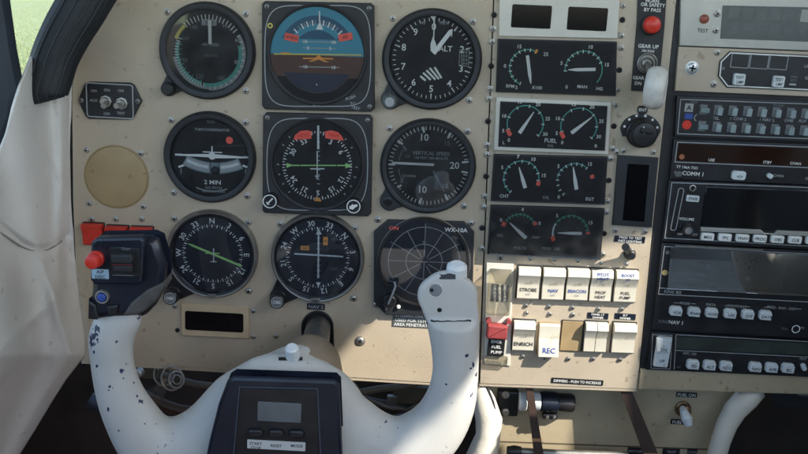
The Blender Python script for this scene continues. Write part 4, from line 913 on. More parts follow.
for i, (x0, y0, x1, y1, w0, w1, lab) in enumerate(((529, 386, 541, 470, 7, 10.5, 'brown flat lever rising between the white rollers'), (625, 388, 660, 478, 12, 17, 'brown flat lever crossing the tan subpanel beside the white tipped lever'))):
    t = thing('flat_lever', lab, 'lever', x0, y0, group='brown levers')
    b = MB()
    a = P(x0, y0, -6); c = P(x1, y1, 8); k = .00088
    vs = []
    for p, w, th in ((a, w0, .003), (c, w1, .003)):
        for sx, sy in ((-.5, -1), (.5, -1), (.5, 1), (-.5, 1)): vs.append(p+Vector((sx*w*k, sy*th, 0)))
    b.add(vs, [(0, 1, 5, 4), (1, 2, 6, 5), (2, 3, 7, 6), (3, 0, 4, 7), (0, 3, 2, 1), (4, 5, 6, 7)], STRAP)
    b.build('blade', t)
    b = MB(); m_ = a.lerp(c, .62 if i == 0 else .72); b.add([m_+Vector((sx*w1*.46*k, -.0034, sz*.0017)) for sx, sz in ((-1, -1), (1, -1), (1, 1), (-1, 1))], [(0, 1, 2, 3)], ORG if 0 else mat('rub_mark', (.45, .24, .12), .6)); b.build('rub_mark', t)
t = thing('cable_rod', 'grey rod lying along the bottom edge of the tan subpanel', 'rod', 560, 452, h=HS)
b = MB(); b.tube([P(512, 451, 0), P(560, 453.2, 0), P(628, 455.5, 0)], .0036, DMET, 16); b.build('rod', t)
b = MB(); b.tube([P(507, 451, 0), P(514, 451.3, 0), P(521, 451.6, 0)], [.0045, .0058, .0048], BLK, 20); b.build('end_cap', t)
lp = thing('lower_placards', 'row of small black placards with white letters at the bottom of the tan subpanel', 'placard', 655, 451, h=HS)
for x, w, s_ in ((636, 17, 'MIXTURE'), (671, 17, 'PROP'), (692, 10, 'COWL')):
    b = MB(HS); b.box(x, 451+(x-636)*.02, w, 8, HS, HS+1, BLK, .5, .2, rot=1); b.text(s_, x, 450.5+(x-636)*.02, 2.6, HS+1.15, GRYM, rot=1); b.build('placard', lp)
# white boot / tubes beside the subpanel
FAB = mat('white_vinyl', (.60, .56, .47), .55, var=.08, vscale=30, bump=.4, bscale=160)
t = thing('padded_cover', 'cream padded cover with a slit edge between the yoke horn and the tan subpanel', 'cover', 480, 430)
b = MB(); b.tube([P(481, 384, -8), P(484, 400, -4), P(489, 420, 2), P(488, 436, 6), P(480, 462, 10), P(476, 490, 10)], [.006, .0105, .0125, .0115, .015, .018], FAB, 28); b.build('pad', t, sharp=1.5)
b = MB(); b.tube([P(486, 384, -3), P(493, 402, 4), P(497, 420, 8), P(493.5, 440, 12), P(489, 478, 14)], .0012, BLK, 10); b.build('edge_trim', t)
t = thing('padded_tube', 'cream padded tube curving down along the right edge of the tan subpanel', 'cover', 735, 420)
b = MB(); b.tube([P(756, 389, -12), P(747, 398, -8), P(735, 410, -6), P(727, 424, -4), P(721, 440, -2), P(716, 458, 0), P(710, 490, 2)], [.010, .011, .0105, .0095, .009, .0088, .0088], FAB, 28); b.build('pad', t, sharp=1.5)
b = MB(); b.text('FUEL', 0, 0, 1, 0, WHT) if 0 else None
t = thing('knee_panel', 'dark shadowed lower panel with faint writing below the right end of the ledge', 'panel', 800, 402, h=-40)
b = MB(-40); b.prism(b.px([(773, 388), (960, 392), (960, 412), (776, 407)]), -50, -40, BLKM, 1); b.text('PARK', 803, 394.5, 3, -39.8, GRYM); b.build('face', t)
# ================================================================== control yoke
def paint():
    m = bpy.data.materials.new('chipped_white_paint'); m.use_nodes = True; nt = m.node_tree; N = nt.nodes; L = nt.links; b_ = N['Principled BSDF']
    tc = N.new('ShaderNodeTexCoord')
    nd = N.new('ShaderNodeTexNoise'); nd.inputs['Scale'].default_value = 420; nd.inputs['Detail'].default_value = 5; L.new(tc.outputs['Object'], nd.inputs['Vector'])
    n1 = N.new('ShaderNodeTexNoise'); n1.inputs['Scale'].default_value = 430; n1.inputs['Detail'].default_value = 5; L.new(tc.outputs['Object'], n1.inputs['Vector'])
    n2 = N.new('ShaderNodeTexNoise'); n2.inputs['Scale'].default_value = 22; n2.inputs['Detail'].default_value = 7; L.new(tc.outputs['Object'], n2.inputs['Vector'])
    # small chips, thicker in worn zones near the grips
    sep = N.new('ShaderNodeSeparateXYZ'); L.new(tc.outputs['Object'], sep.inputs[0])
    def mth(op, a, b=None, clamp=False):
        n = N.new('ShaderNodeMath'); n.operation = op; n.use_clamp = clamp
        for i, v in enumerate((a, b)):
            if v is None: continue
            if isinstance(v, (int, float)): n.inputs[i].default_value = v
            else: L.new(v, n.inputs[i])
        return n.outputs[0]
    s1 = mth('ADD', n1.outputs['Fac'], mth('MULTIPLY', mth('SUBTRACT', n2.outputs['Fac'], .5), .35))
    zone = N.new('ShaderNodeMapRange'); L.new(sep.outputs['X'], zone.inputs['Value']); zone.inputs['From Min'].default_value = -0.14; zone.inputs['From Max'].default_value = -0.09
    zone.inputs['To Min'].default_value = 0.0; zone.inputs['To Max'].default_value = 0.055
    n4 = N.new('ShaderNodeTexNoise'); n4.inputs['Scale'].default_value = 30; n4.inputs['Detail'].default_value = 1; L.new(tc.outputs['Object'], n4.inputs['Vector'])
    s1 = mth('ADD', n1.outputs['Fac'], mth('MULTIPLY', mth('SUBTRACT', n4.outputs['Fac'], .5), .55))
    chips = mth('GREATER_THAN', mth('SUBTRACT', s1, zone.outputs['Result']), 0.705)
    tot = chips
    for (p, r) in CHIPS:
        vd = N.new('ShaderNodeVectorMath'); vd.operation = 'DISTANCE'; L.new(tc.outputs['Object'], vd.inputs[0]); vd.inputs[1].default_value = p
        dd = mth('ADD', vd.outputs['Value'], mth('MULTIPLY', mth('SUBTRACT', nd.outputs['Fac'], .5), r*5.5))
        tot = mth('MAXIMUM', tot, mth('LESS_THAN', dd, r))
    rp = N.new('ShaderNodeValToRGB'); L.new(n2.outputs['Fac'], rp.inputs['Fac']); rp.color_ramp.elements[0].color = (.45, .44, .41, 1); rp.color_ramp.elements[1].color = (.62, .605, .56, 1)
    mx = N.new('ShaderNodeMix'); mx.data_type = 'RGBA'; L.new(tot, mx.inputs['Factor']); L.new(rp.outputs['Color'], mx.inputs['A']); mx.inputs['B'].default_value = (.022, .032, .075, 1)
    L.new(mx.outputs['Result'], b_.inputs['Base Color']); b_.inputs['Roughness'].default_value = .42
    n3 = N.new('ShaderNodeTexNoise'); n3.inputs['Scale'].default_value = 700; n3.inputs['Detail'].default_value = 2; L.new(tc.outputs['Object'], n3.inputs['Vector'])
    hgt = mth('SUBTRACT', mth('MULTIPLY', n3.outputs['Fac'], .5), tot)
    bp = N.new('ShaderNodeBump'); bp.inputs['Strength'].default_value = .25; bp.inputs['Distance'].default_value = .0008; L.new(hgt, bp.inputs['Height']); L.new(bp.outputs['Normal'], b_.inputs['Normal'])
    return m

def blob_chain(ctrl, step=0.35):
    """ctrl: (px,py,h,r_px,depth_factor) -> ellipsoid samples"""
    out = []
    for i in range(len(ctrl)-1):
        a, c = ctrl[i], ctrl[i+1]; d = math.hypot(a[0]-c[0], a[1]-c[1]); n = max(2, int(d/(min(a[3], c[3])*step)))
        for j in range(n):
            t = j/n; out.append(tuple(a[k]+(c[k]-a[k])*t for k in range(5)))
    out.append(ctrl[-1]); return out
def catmull(pts, n=5):
    o = []
    for i in range(len(pts)-1):
        p0 = pts[max(0, i-1)]; p1 = pts[i]; p2 = pts[i+1]; p3 = pts[min(len(pts)-1, i+2)]
        for j in range(n):
            t = j/n
            o.append(tuple(.5*((2*b_)+(-a+c)*t+(2*a-5*b_+4*c-d)*t*t+(-a+3*b_-3*c+d)*t**3) for a, b_, c, d in zip(p0, p1, p2, p3)))
    o.append(pts[-1]); return o
YK = thing('control_yoke', 'white chipped ram horn control yoke with black grip and centre timer', 'control yoke', 300, 360, h=120)
left = [(121, 318, 172, 21, .85), (112, 335, 172, 22.5, .85), (112, 360, 171, 21.5, .85), (118, 388, 170, 23, .85), (130, 415, 168, 27, .8), (152, 445, 165, 33, .75), (185, 455, 162, 42, .65), (225, 448, 160, 55, .5), (262, 425, 156, 66, .42)]
right = [(447, 297, 172, 28.5, .62), (452, 315, 172, 27.5, .7), (455, 345, 171, 24.5, .8), (455, 375, 170, 23.5, .85), (449, 405, 168, 26.5, .82), (432, 432, 166, 31, .78), (400, 453, 164, 38, .7), (365, 452, 162, 47, .6), (330, 440, 160, 58, .5), (300, 425, 156, 66, .42)]
hub = [(262, 425, 156, 66, .42), (282, 418, 156, 70, .42), (300, 421, 156, 69, .42), (300, 450, 160, 70, .42), (270, 455, 160, 75, .42)]
neck = [(290, 400, 150, 54, .5), (298, 384, 144, 42, .55), (303, 378, 138, 29, .6)]
bmj = bmesh.new()
for ch, cm in ((left, 1), (right, 1), (hub, 0), (neck, 0), ([(437, 295, 172, 20.5, .75), (447, 293, 172, 21.5, .75), (458, 295, 172, 20.5, .75)], 0)):
    pts = catmull(ch, 4) if cm else ch
    for (x, y, h, r, df) in blob_chain(pts, .3):
        c = P(x, y, h); k = S(x, y, h)*r
        bmesh.ops.create_icosphere(bmj, subdivisions=3, radius=1, matrix=Matrix.Translation(c-ORIG[YK.name]) @ Matrix.Diagonal((k, k*df, k, 1)))
me = bpy.data.meshes.new('tmp'); bmj.to_mesh(me); bmj.free()
to = bpy.data.objects.new('tmp', me); COL.objects.link(to)
rm = to.modifiers.new('r', 'REMESH'); rm.mode = 'VOXEL'; rm.voxel_size = 0.0016
sm = to.modifiers.new('s', 'SMOOTH'); sm.iterations = 14; sm.factor = .5
bpy.context.view_layer.update()
yme = bpy.data.meshes.new_from_object(to.evaluated_get(bpy.context.evaluated_depsgraph_get())); bpy.data.objects.remove(to)
yo = bpy.data.objects.new('yoke_body', yme); COL.objects.link(yo); yo.parent = YK; ORIG[yo.name] = ORIG[YK.name]
yme.name = 'yoke_body'; yme.polygons.foreach_set('use_smooth', [True]*len(yme.polygons)); yme.materials.clear()
Y0 = ORIG[YK.name]
def smooth01(t): t = max(0, min(1, t)); return t*t*(3-2*t)
_zt = P(450, 318, 180).z; _zb = P(450, 330, 180).z; _xr = P(415, 300, 180).x; _yp = -.176
for v in yme.vertices:
    w = v.co+Y0
    if w.x > _xr and w.y < _yp:
        f = smooth01((w.z-_zb)/(_zt-_zb)); v.co.y = (w.y+f*.78*(_yp-w.y))-Y0.y
BV = BVHTree.FromPolygons([v.co+Y0 for v in yme.vertices], [tuple(p.vertices) for p in yme.polygons])
def on_yoke(px, py, lift=0):
    hit, nrm, _, _ = BV.ray_cast(CAM, ray(px, py))
    if hit is None: return P(px, py, 175), Vector((0, -1, 0))
    return hit+nrm*lift*.001, nrm
CHIPS = [(tuple(on_yoke(x, y)[0]-Y0), r*.0005) for x, y, r in ((93, 338, 6.5), (96, 329, 5), (91, 343, 5), (142, 318, 5), (144, 314, 4), (94, 352, 2), (91, 371, 2.2), (122, 371, 2.4), (127, 363, 2.2), (124, 378, 1.8), (118, 341, 2.4), (141, 402, 3), (137, 396, 2), (97, 366, 1.8), (109, 387, 1.6), (476, 375, 3), (471, 368, 2), (467, 356, 1.8), (474, 365, 3), (472, 395, 2.6), (426, 322, 3.6), (446, 384, 1.2), (422, 314, 2.6), (134, 383, 1.5), (118, 430, 1.8), (108, 409, 1.8))]
PAINT = paint(); yme.materials.append(PAINT)

def place(obj_pts, p, n, up=Vector((0, 0, 1))):
    n = n.normalized(); x = up.cross(-n*-1).normalized() if 0 else n.cross(up)*-1; x = x.normalized(); z = x.cross(n).normalized()*-1
    z = n.cross(x)*-1 if n.cross(x).z < 0 else n.cross(x)
    return [p+x*a+z*c+n*b_ for a, b_, c in obj_pts]
def surf_lathe(b, p, n, prof, m, seg=28, cap=True):
    n = n.normalized(); x = n.orthogonal().normalized(); z = n.cross(x); vs = []; fs = []
    for r, h in prof:
        for i in range(seg): a = 2*PI*i/seg; vs.append(p+(x*math.cos(a)+z*math.sin(a))*r*.001+n*h*.001)
    for q in range(len(prof)-1):
        for i in range(seg): j = (i+1) % seg; fs.append((q*seg+i, q*seg+j, (q+1)*seg+j, (q+1)*seg+i))
    if cap: fs.append(tuple(range((len(prof)-1)*seg, len(prof)*seg)))
    b.add(vs, fs, m)
# right horn details
p, n = on_yoke(435.5, 290.5)
b = MB(); surf_lathe(b, p, n, [(5.6, -.3), (5.4, .35), (4.8, .4), (4.3, .1)], PAINT, cap=False); surf_lathe(b, p, n, [(4.6, .12), (4.5, .15)], mat('recess_grey', (.20, .21, .215), .6)); surf_lathe(b, p+Vector((-.0026, 0, .0002)), n, [(1.3, .2), (1.2, .25)], HOLE); b.build('switch_socket', YK)
p, n = on_yoke(439.5, 310); b = MB(); surf_lathe(b, p, n, [(1.7, -.2), (1.6, .2), (1.2, .3)], HOLE, 16); b.build('grub_screw', YK)
b = MB(); vs = []
for u in range(9):
    a, an_ = on_yoke(439.5+u*2, 274.2+.5*math.sin(u), .35); c, cn_ = on_yoke(439.5+u*2, 279.2, .35); vs += [a, c]
b.add(vs, [(2*i, 2*i+1, 2*i+3, 2*i+2) for i in range(8)], BLK); b.build('label_strip', YK, sharp=2)
b = MB(185)
b = MB(); cpt = P(456.5, 272, 168); b.tube([cpt+Vector((0, .006, -.012)), cpt+Vector((0, 0, -.002)), cpt+Vector((0, -.002, .005)), cpt+Vector((0, -.0025, .007))], [.0075, .0075, .007, .0045], mat('white_button', (.72, .74, .73), .4), 28); b.build('push_button', YK)
b = MB(); pts = [on_yoke(x, y, .1)[0] for x, y in ((431, 320.2), (434, 321.4), (437, 321), (442, 321.6), (448, 321), (454, 321.5), (459, 320.8), (464, 321), (468, 320.4), (471, 320.8))]
b.tube(pts, [.0007, .0006, .0005, .0004, .0005, .0003, .0004, .0004, .0006, .0007], NAVYP, 8); b.build('seam', YK)
# centre timer
TH = 192
b = MB(TH)
tp = b.px([(233, 377), (335, 380.5), (339.5, 385), (343, 470), (204, 466), (209, 440), (218, 405), (227, 381)])
b.prism(tp, TH-14, TH, NAVYP, 2.5, back=2, shift=6); b.build('timer_body', YK)
b = MB(TH); q = b.px([(239, 386), (318, 388), (322, 470), (232, 468)]); b.frame(q, 1.0, TH, TH+.5, mat('edge_dark', (.05, .06, .08), .5)); b.prism(b.px([(241, 388), (316, 390), (320, 468), (234, 466)]), TH, TH+.6, BLK, .3); b.line(324.5, 386, 327.5, 460, .6, TH+.1, CHAR); b.build('timer_face', YK)
b = MB(TH); b.box(279.5, 411.5, 43.5, 21, TH+.6, TH+1.2, mat('lcd_glass', (.105, .12, .13), .18, var=.1, vscale=60), 1, .2, rot=1); b.build('timer_display', YK)
for x, y in ((256, 431.5), (276.5, 432), (297, 432.5)):
    b = MB(TH); b.box(x, y, 16, 9, TH+.6, TH+3.8, BLK, 4, 1.4, rot=0); b.build('timer_button', YK)
b = MB(TH); b.box(276.5, 444.6, 58, 9.6, TH+.6, TH+1.1, mat('silver_label', (.62, .63, .62), .35, metal=.2), .6, .1, rot=1)
for s_, x, y in (('START', 256, 442.6), ('STOP', 256, 447), ('RESET', 276.5, 444.8), ('MODE', 297, 445)): b.text(s_, x, y, 3, TH+1.25, INK, rot=1)
b.build('timer_label', YK)
# hub top
p, n = on_yoke(291, 352)
b = MB(); vs = []
for u in range(9):
    a, _ = on_yoke(278.5+u*3, 357.2, .3); c, _ = on_yoke(278.5+u*3, 360.6, .3); vs += [a, c]
b.add(vs, [(2*i, 2*i+1, 2*i+3, 2*i+2) for i in range(8)], BLK); b.build('slot', YK, sharp=2)
b = MB(); c0 = on_yoke(292.5, 357)[0]; b.tube([c0+Vector((0, .002, -.003)), c0+Vector((0, -.0015, .0035)), c0+Vector((0, -.0035, .0085)), c0+Vector((0, -.004, .0098))], [.0052, .0052, .0049, .0036], mat('white_button', (.7, .7, .7)), 24); b.build('push_button', YK)
b = MB(); b.tube([P(307, 382, 140), P(309, 368, 134), P(310, 362, 128), P(310.5, 360, 124), P(311, 359, 122)], [.028, .0255, .0235, .021, .013], mat('tan_collar', (.26, .19, .13), .45, var=.12, vscale=50, rvar=.1), 48); b.build('collar', YK, sharp=1)
b = MB(); b.tube([P(311, 361, 128), P(315.5, 342, 60), P(318, 329, 6), P(318.5, 327, 1)], [.0115, .0115, .0112, .0112], mat('worn_steel', (.16, .155, .15), .4, metal=.8, var=.4, vscale=90), 32); b.build('shaft', YK)
# black grip on the left horn
b = MB(188); gp = b.px([(92, 241), (98, 237.5), (150, 236.5), (157.5, 240), (161, 252), (166.5, 266), (163.5, 287), (156, 300), (145, 311), (138, 315), (122, 318), (90, 320), (87.5, 312), (90.5, 290), (89.5, 262)])
b.prism(gp, 170, 188, NAVYP, 5, back=6, shift=13); b.build('grip', YK, sharp=.9)
b = MB(194); b.prism(b.px([(90.5, 243), (96, 238.5), (141, 237.5), (144.5, 241), (142.5, 281), (138, 285), (94, 285), (90, 280)]), 185, 194, NAVYP, 1.8); b.build('switch_box', YK)
b = MB(190); b.prism(b.px([(121, 317), (130, 303), (146, 290), (163, 282), (164.5, 287), (156.5, 301), (145, 311.5), (137, 315.5)]), 170, 189.5, LEATH, 2.2); b.build('leather_patch', YK)
b = MB(194); b.box(125.5, 262, 30, 30, 194, 195, BLK, 2, .4); b.prism(b.px([(113, 252), (134, 252), (136, 257), (134, 262), (113, 262)]), 195, 200, BLKM, 1.6); b.prism(b.px([(114, 264), (135, 264), (134, 271), (114, 270)]), 195, 198, BLKM, 1.2); b.line(114, 263, 134, 263, .6, 198.3, REDD); b.line(113, 274.5, 134, 275, .8, 195.2, DIMM); b.line(118, 251, 118, 247, .7, 194.4, GRYM); b.text('TRIM', 126, 248.5, 3, 195.2, DIMM); b.build('trim_switch', YK)
b = MB(194); b.lathe(96.5, 258.5, [(8.4, 194), (8.3, 197), (7.4, 197.4), (7.2, 203), (6, 204.4), (3, 205)], REDP, 40); b.build('push_button', YK)
b = MB(194); b.box(100.5, 273.8, 17, 10, 194, 194.6, mat('pale_blue_label', (.30, .42, .50), .5), .8, .2); b.text('A/P', 100.5, 271.5, 3.6, 194.8, INK); b.text('DISC', 100.5, 276.4, 3.4, 194.8, INK); b.build('label_strip', YK)
b = MB(190); b.lathe(102, 297, [(7, 187.5), (7, 190), (6.6, 190.8), (5.2, 190.8), (4.6, 188.6)], METAL, 40, cap=False); b.lathe(102, 297, [(4.4, 188), (4.2, 191.5), (2.5, 192.4)], NAVY, 32); b.build('push_button', YK)
b = MB(190); b.prism(b.px([(87.5, 300), (96, 305), (98, 316), (96, 321), (87, 320)]), 160, 189.5, BLK, 2); b.prism(b.px([(106, 306), (119, 304), (117, 316), (108, 318)]), 180, 190, BLK, 2); b.build('grip_clamp', YK)

# ================================================================== ring fitting and cable under the panel
t = thing('hose_fitting', 'clear ringed hose fitting hanging below the panel behind the yoke', 'fitting', 172, 378, h=-10)
b = MB()
CL2 = mat('grey_rings', (.26, .25, .23), .3, metal=.3)
for (x, y, h, r, w) in ((172, 378, 12, 11.5, .0009), (176.5, 379.5, 14, 8, .001), (164, 374, 0, 11, .0008), (177, 379.5, 15, 4.4, .0006)):
    c = P(x, y, h); k = S(x, y, h)*r; pts = [c+Vector((math.cos(2*PI*i/32)*k*.92, .3*k*math.sin(2*PI*i/32), math.sin(2*PI*i/32)*k)) for i in range(33)]
    b.tube(pts, w, CL2, 8, cap=False)
b.build('ring', t)
b = MB(); b.tube([P(160, 373, -25), P(168, 377, 0), P(174, 379, 8)], [.009, .0095, .008], CLEARP, 28, cap=False); b.build('clear_sleeve', t)
b = MB(); b.tube([P(150, 400, -20), P(158, 392, -10), P(166, 382, -4)], [.011, .007, .004], CLEARP, 20, cap=False); b.build('drain_cup', t)
t = thing('mounting_bracket', 'dark metal bracket with a bright bolt below the panel edge', 'bracket', 145, 372, h=-20)
b = MB(-15); b.box(147, 373, 26, 12, -22, -15, mat('olive_bracket', (.07, .06, .04), .5, var=.2), 1, .6, rot=2); b.build('plate', t)
b = MB(-15); b.lathe(140.5, 371.5, [(5, -15), (4.8, -13), (4, -12.5), (3.6, -9), (2, -8)], METAL, 8); b.build('bolt', t)

WIR = [mat('wire_cream', (.12, .10, .075), .5), mat('wire_brown', (.07, .035, .02), .5), mat('wire_grey', (.07, .07, .07), .5), mat('wire_dark', (.03, .03, .035), .5)]
wr = random.Random(11)
WL = ['dull beige cable looping in the dark gap under the panel edge', 'brown hose sagging in the dark gap under the panel', 'grey cable crossing behind the yoke under the panel', 'dark hose hanging lowest in the gap under the panel', 'thin dark wire sagging behind the right horn']
for i, (x0, x1, yb, sag, rr_) in enumerate(((150, 470, 372, 22, .0035), (130, 300, 385, 30, .006), (340, 480, 388, 18, .004), (90, 460, 400, 40, .008), (350, 450, 380, 30, .0018))):
    b = MB(); pts = []
    for k in range(15):
        u = k/14; pts.append(P(x0+(x1-x0)*u, yb+sag*4*u*(1-u)+wr.uniform(-1.5, 1.5), -40-20*(i % 3)))
    b.tube(pts, rr_, WIR[i % 4], 12); o = b.build('cable', origin=pts[0], sharp=2); tag(o, WL[i], 'cable', 'cables under the panel')
b = MB(-70); b.box(415, 398, 44, 20, -95, -75, mat('olive_box', (.09, .08, .05), .5, var=.3), 2, 1, rot=3); b.box(392, 400, 10, 8, -75, -70, DMET, 1, .5); o = b.build('relay_box', origin=P(415, 398, -80)); tag(o, 'dim olive metal box in the shadow behind the right yoke horn', 'box')

# ================================================================== left side: cover, pad, post, window, grass
def fabmat():
    m = mat('cover_fabric', (.78, .74, .67), .8, var=.10, vscale=7, bump=.6, bscale=700, detail=8)
    return m
FB = fabmat(); wear(FB, (.34, .26, .19), 60, .66, .3, 5, .3)
t = thing('side_cover', 'off white fabric side cover draped down the left cabin wall', 'cover', 50, 250)
b = MB()
def xr(py):
    ks = [(40, 66), (60, 72), (100, 71), (150, 70), (200, 71), (250, 74), (300, 80), (335, 85.5), (355, 86), (362, 80), (380, 66), (400, 53), (430, 35), (454, 20), (500, -6), (540, -25)]
    for (a, xa), (c, xc) in zip(ks, ks[1:]):
        if a <= py <= c: return xa+(xc-xa)*(py-a)/(c-a)
    return ks[0][1] if py < 40 else ks[-1][1]
def xl(py):
    ks = [(40, 40), (60, 31), (85, 21), (110, 13), (135, 6), (160, -3), (200, -18), (260, -30), (540, -60)]
    for (a, xa), (c, xc) in zip(ks, ks[1:]):
        if a <= py <= c: return xa+(xc-xa)*(py-a)/(c-a)
    return ks[0][1]
NU, NV = 60, 150; vs = []
for j in range(NV+1):
    py = 40+500*j/NV; x0, x1 = xl(py), xr(py)
    for i in range(NU+1):
        u = i/NU; x = x0+(x1-x0)*u
        dd = (x1-x)
        h = 4+dd*1.5
        fold = 7*math.sin(dd*.11+py*.018)*min(1, dd/12)+3.0*math.sin(py*.035+dd*.06+1.2)*min(1, dd/20)
        fold += 7*math.exp(-((x-(52+.03*(py-60)+6*math.sin(py*.012)))/6)**2)*(1 if py > 60 else 0)*math.exp(-((py-190)/170)**2)*1.2
        fold -= 8*math.exp(-((py-(232+18*math.sin((x-10)*.05)))/3)**2)
        fold += 5*math.exp(-((py-(330-(x-20)*.9))/7)**2)*math.exp(-((x-40)/30)**2)+4*math.exp(-((py-(150+(x-40)*1.4))/5)**2)*math.exp(-((x-45)/22)**2)
        fold += 9*math.exp(-((x-(60+(py-320)*.30))/5.5)**2)*math.exp(-((py-310)/45)**2)
        edge = -4*math.exp(-(dd/2.2)**2)
        h = max(3, h+fold+edge+8*max(0, (py-250)/200))
        q = P(x, py, h); vs.append(q)
b.add(vs, [(j*(NU+1)+i, (j+1)*(NU+1)+i, (j+1)*(NU+1)+i+1, j*(NU+1)+i+1) for j in range(NV) for i in range(NU)], FB)
o = b.build('fabric', t, sharp=3); md = o.modifiers.new('thick', 'SOLIDIFY'); md.thickness = .002; md.offset = -1
b = MB(); b.tube([P(x, 233+16*math.sin((x-10)*.05)+(60-x)*.12, 4+(xr(233)-x)*1.5-1) for x in range(-10, 66, 4)], .0007, mat('thread', (.33, .3, .26), .8), 8); b.build('seam', t)
p = P(63, 262, 19); b = MB(); b.tube([p, p+Vector((0, -.0015, 0))], .0012, CHAR, 12); b.build('stud', t)

# padded glareshield edge
t = thing('windscreen_pad', 'thick ribbed black padding running up the windscreen post at top left', 'padding', 60, 60)
path = [(47, 101, 48, 18), (45, 92, 48, 22), (50, 75, 46, 22.5), (56, 55, 44, 23), (67, 32, 42, 24), (80, 10, 40, 25), (92, -12, 38, 26), (118, -55, 34, 28)]
pts = catmull(path, 6)
prev = None; rings = []
b = MB(); vs = []; seg = 56
P3 = [P(x, y, h) for x, y, h, r in pts]
for i, (x, y, h, r) in enumerate(pts):
    d = (P3[min(i+1, len(P3)-1)]-P3[max(0, i-1)]).normalized(); a = Vector((0, -1, 0)); a = (a-d*a.dot(d)).normalized(); c = d.cross(a); k = S(x, y, h)*r
    for j in range(seg):
        th = 2*PI*j/seg; rr_ = k*(1+.035*abs(math.sin(th*7))-.02)
        vs.append(P3[i]+(a*math.cos(th)*.8+c*math.sin(th))*rr_)
fs = [(i*seg+j, i*seg+(j+1) % seg, (i+1)*seg+(j+1) % seg, (i+1)*seg+j) for i in range(len(pts)-1) for j in range(seg)]+[tuple(range(seg))[::-1]]
b.add(vs, fs, PAD); b.build('pad', t, sharp=1)
b = MB()
for th in (-.5, -.05, .4, .8):
    line = []
    for i, (x, y, h, r) in enumerate(pts[:-4]):
        d = (P3[min(i+1, len(P3)-1)]-P3[max(0, i-1)]).normalized(); a = Vector((0, -1, 0)); a = (a-d*a.dot(d)).normalized(); c = d.cross(a); k = S(x, y, h)*r
        line.append(P3[i]+(a*math.cos(th)*.8+c*math.sin(th))*k*1.01)
    b.tube(line, .0006, mat('stitch', (.03, .033, .035), .6), 6)
b.build('stitching', t)
t = thing('window_post', 'dark blue grey cabin window post at the far left edge', 'post', 0, 60, h=60)
b = MB(90); b.prism(b.px([(-40, -60), (-2, -60), (3, 0), (10, 50), (18, 92), (14, 120), (2, 152), (-6, 170), (-60, 190)]), 78, 90, mat('post_paint', (.016, .022, .032), .6, var=.2, vscale=20), 6); b.build('post', t)
t = thing('side_window', 'clear curved acrylic window pane between the post and the black padding', 'window', 30, 40, h=-30)
b = MB(-30); b.prism(b.px([(-60, -70), (110, -70), (90, 20), (62, 110), (-60, 130)]), -34, -30, PANE, .4); b.build('pane', t)

GR = mat('mown_grass', (.17, .21, .08), .9, col2=(.27, .29, .14), vscale=3.5, detail=8)
b = MB(); b.add([(-150, -150, -1.35), (150, -150, -1.35), (150, 150, -1.35), (-150, 150, -1.35)], [(0, 1, 2, 3)], GR); g_ = b.build('ground', origin=(0, 0, -1.35)); tag(g_, 'sunlit mown grass outside the side window', None, kind='structure')
rnd = random.Random(4); b = MB(); GR2 = mat('grass_blades', (.16, .21, .08), .8, col2=(.30, .31, .16), vscale=6)
c0 = None
for i in range(9000):
    # tufts where the window looks out
    v = ray(rnd.uniform(0, 75), rnd.uniform(-6, 110)); tt = (-1.35-CAM.z)/v.z; p = CAM+v*tt
    x, y = p.x+rnd.uniform(-.1, .1), p.y+rnd.uniform(-.1, .1); a = rnd.uniform(0, PI); h_ = rnd.uniform(.02, .06); w = rnd.uniform(.006, .014)
    b.add([(x-w*math.cos(a), y-w*math.sin(a), -1.35), (x+w*math.cos(a), y+w*math.sin(a), -1.35), (x+rnd.uniform(-.02, .02), y+rnd.uniform(-.02, .02), -1.35+h_)], [(0, 1, 2)], GR2)
g_ = b.build('grass', origin=(0, 0, -1.35)); tag(g_, 'short green and straw coloured grass seen through the side window', 'grass', kind='stuff')

# ================================================================== cabin shell
CARP = mat('dark_carpet', (.070, .036, .028), .95, var=.4, vscale=60, bump=.6, bscale=300)
LIN = mat('cabin_lining', (.50, .47, .41), .7, var=.05)
DRK = mat('bay_dark', (.040, .028, .020), .8, var=.3, vscale=20)
def boxw(b, x0, x1, y0, y1, z0, z1, m):
    b.add([(x, y, z) for x in (x0, x1) for y in (y0, y1) for z in (z0, z1)], [(0, 1, 3, 2), (4, 6, 7, 5), (0, 4, 5, 1), (2, 3, 7, 6), (0, 2, 6, 4), (1, 5, 7, 3)], m)
b = MB(); boxw(b, -.75, .75, -1.7, .45, -.62, -.60, CARP); o = b.build('floor', origin=(0, 0, -.61)); tag(o, 'dark brown carpeted cabin floor below the yoke', None, kind='structure')
b = MB(); boxw(b, -.50, .72, .33, .35, -.60, -.02, DRK); o = b.build('firewall', origin=(0, .34, -.2)); tag(o, 'dark bulkhead behind the instrument panel, seen in the gap under the panel edge', 'bulkhead')
b = MB(); boxw(b, -.52, -.50, -.5, .35, -.60, -.09, CARP); o = b.build('kick_panel', origin=(-.51, 0, -.3)); tag(o, 'dark brown lower side wall under the fabric cover', 'wall')
b = MB(); boxw(b, -.42, .72, .0035, .33, .20, .235, BLKM); o = b.build('glareshield', origin=(0, .16, .22)); tag(o, 'black glareshield deck above the top edge of the instrument panel', 'glareshield')
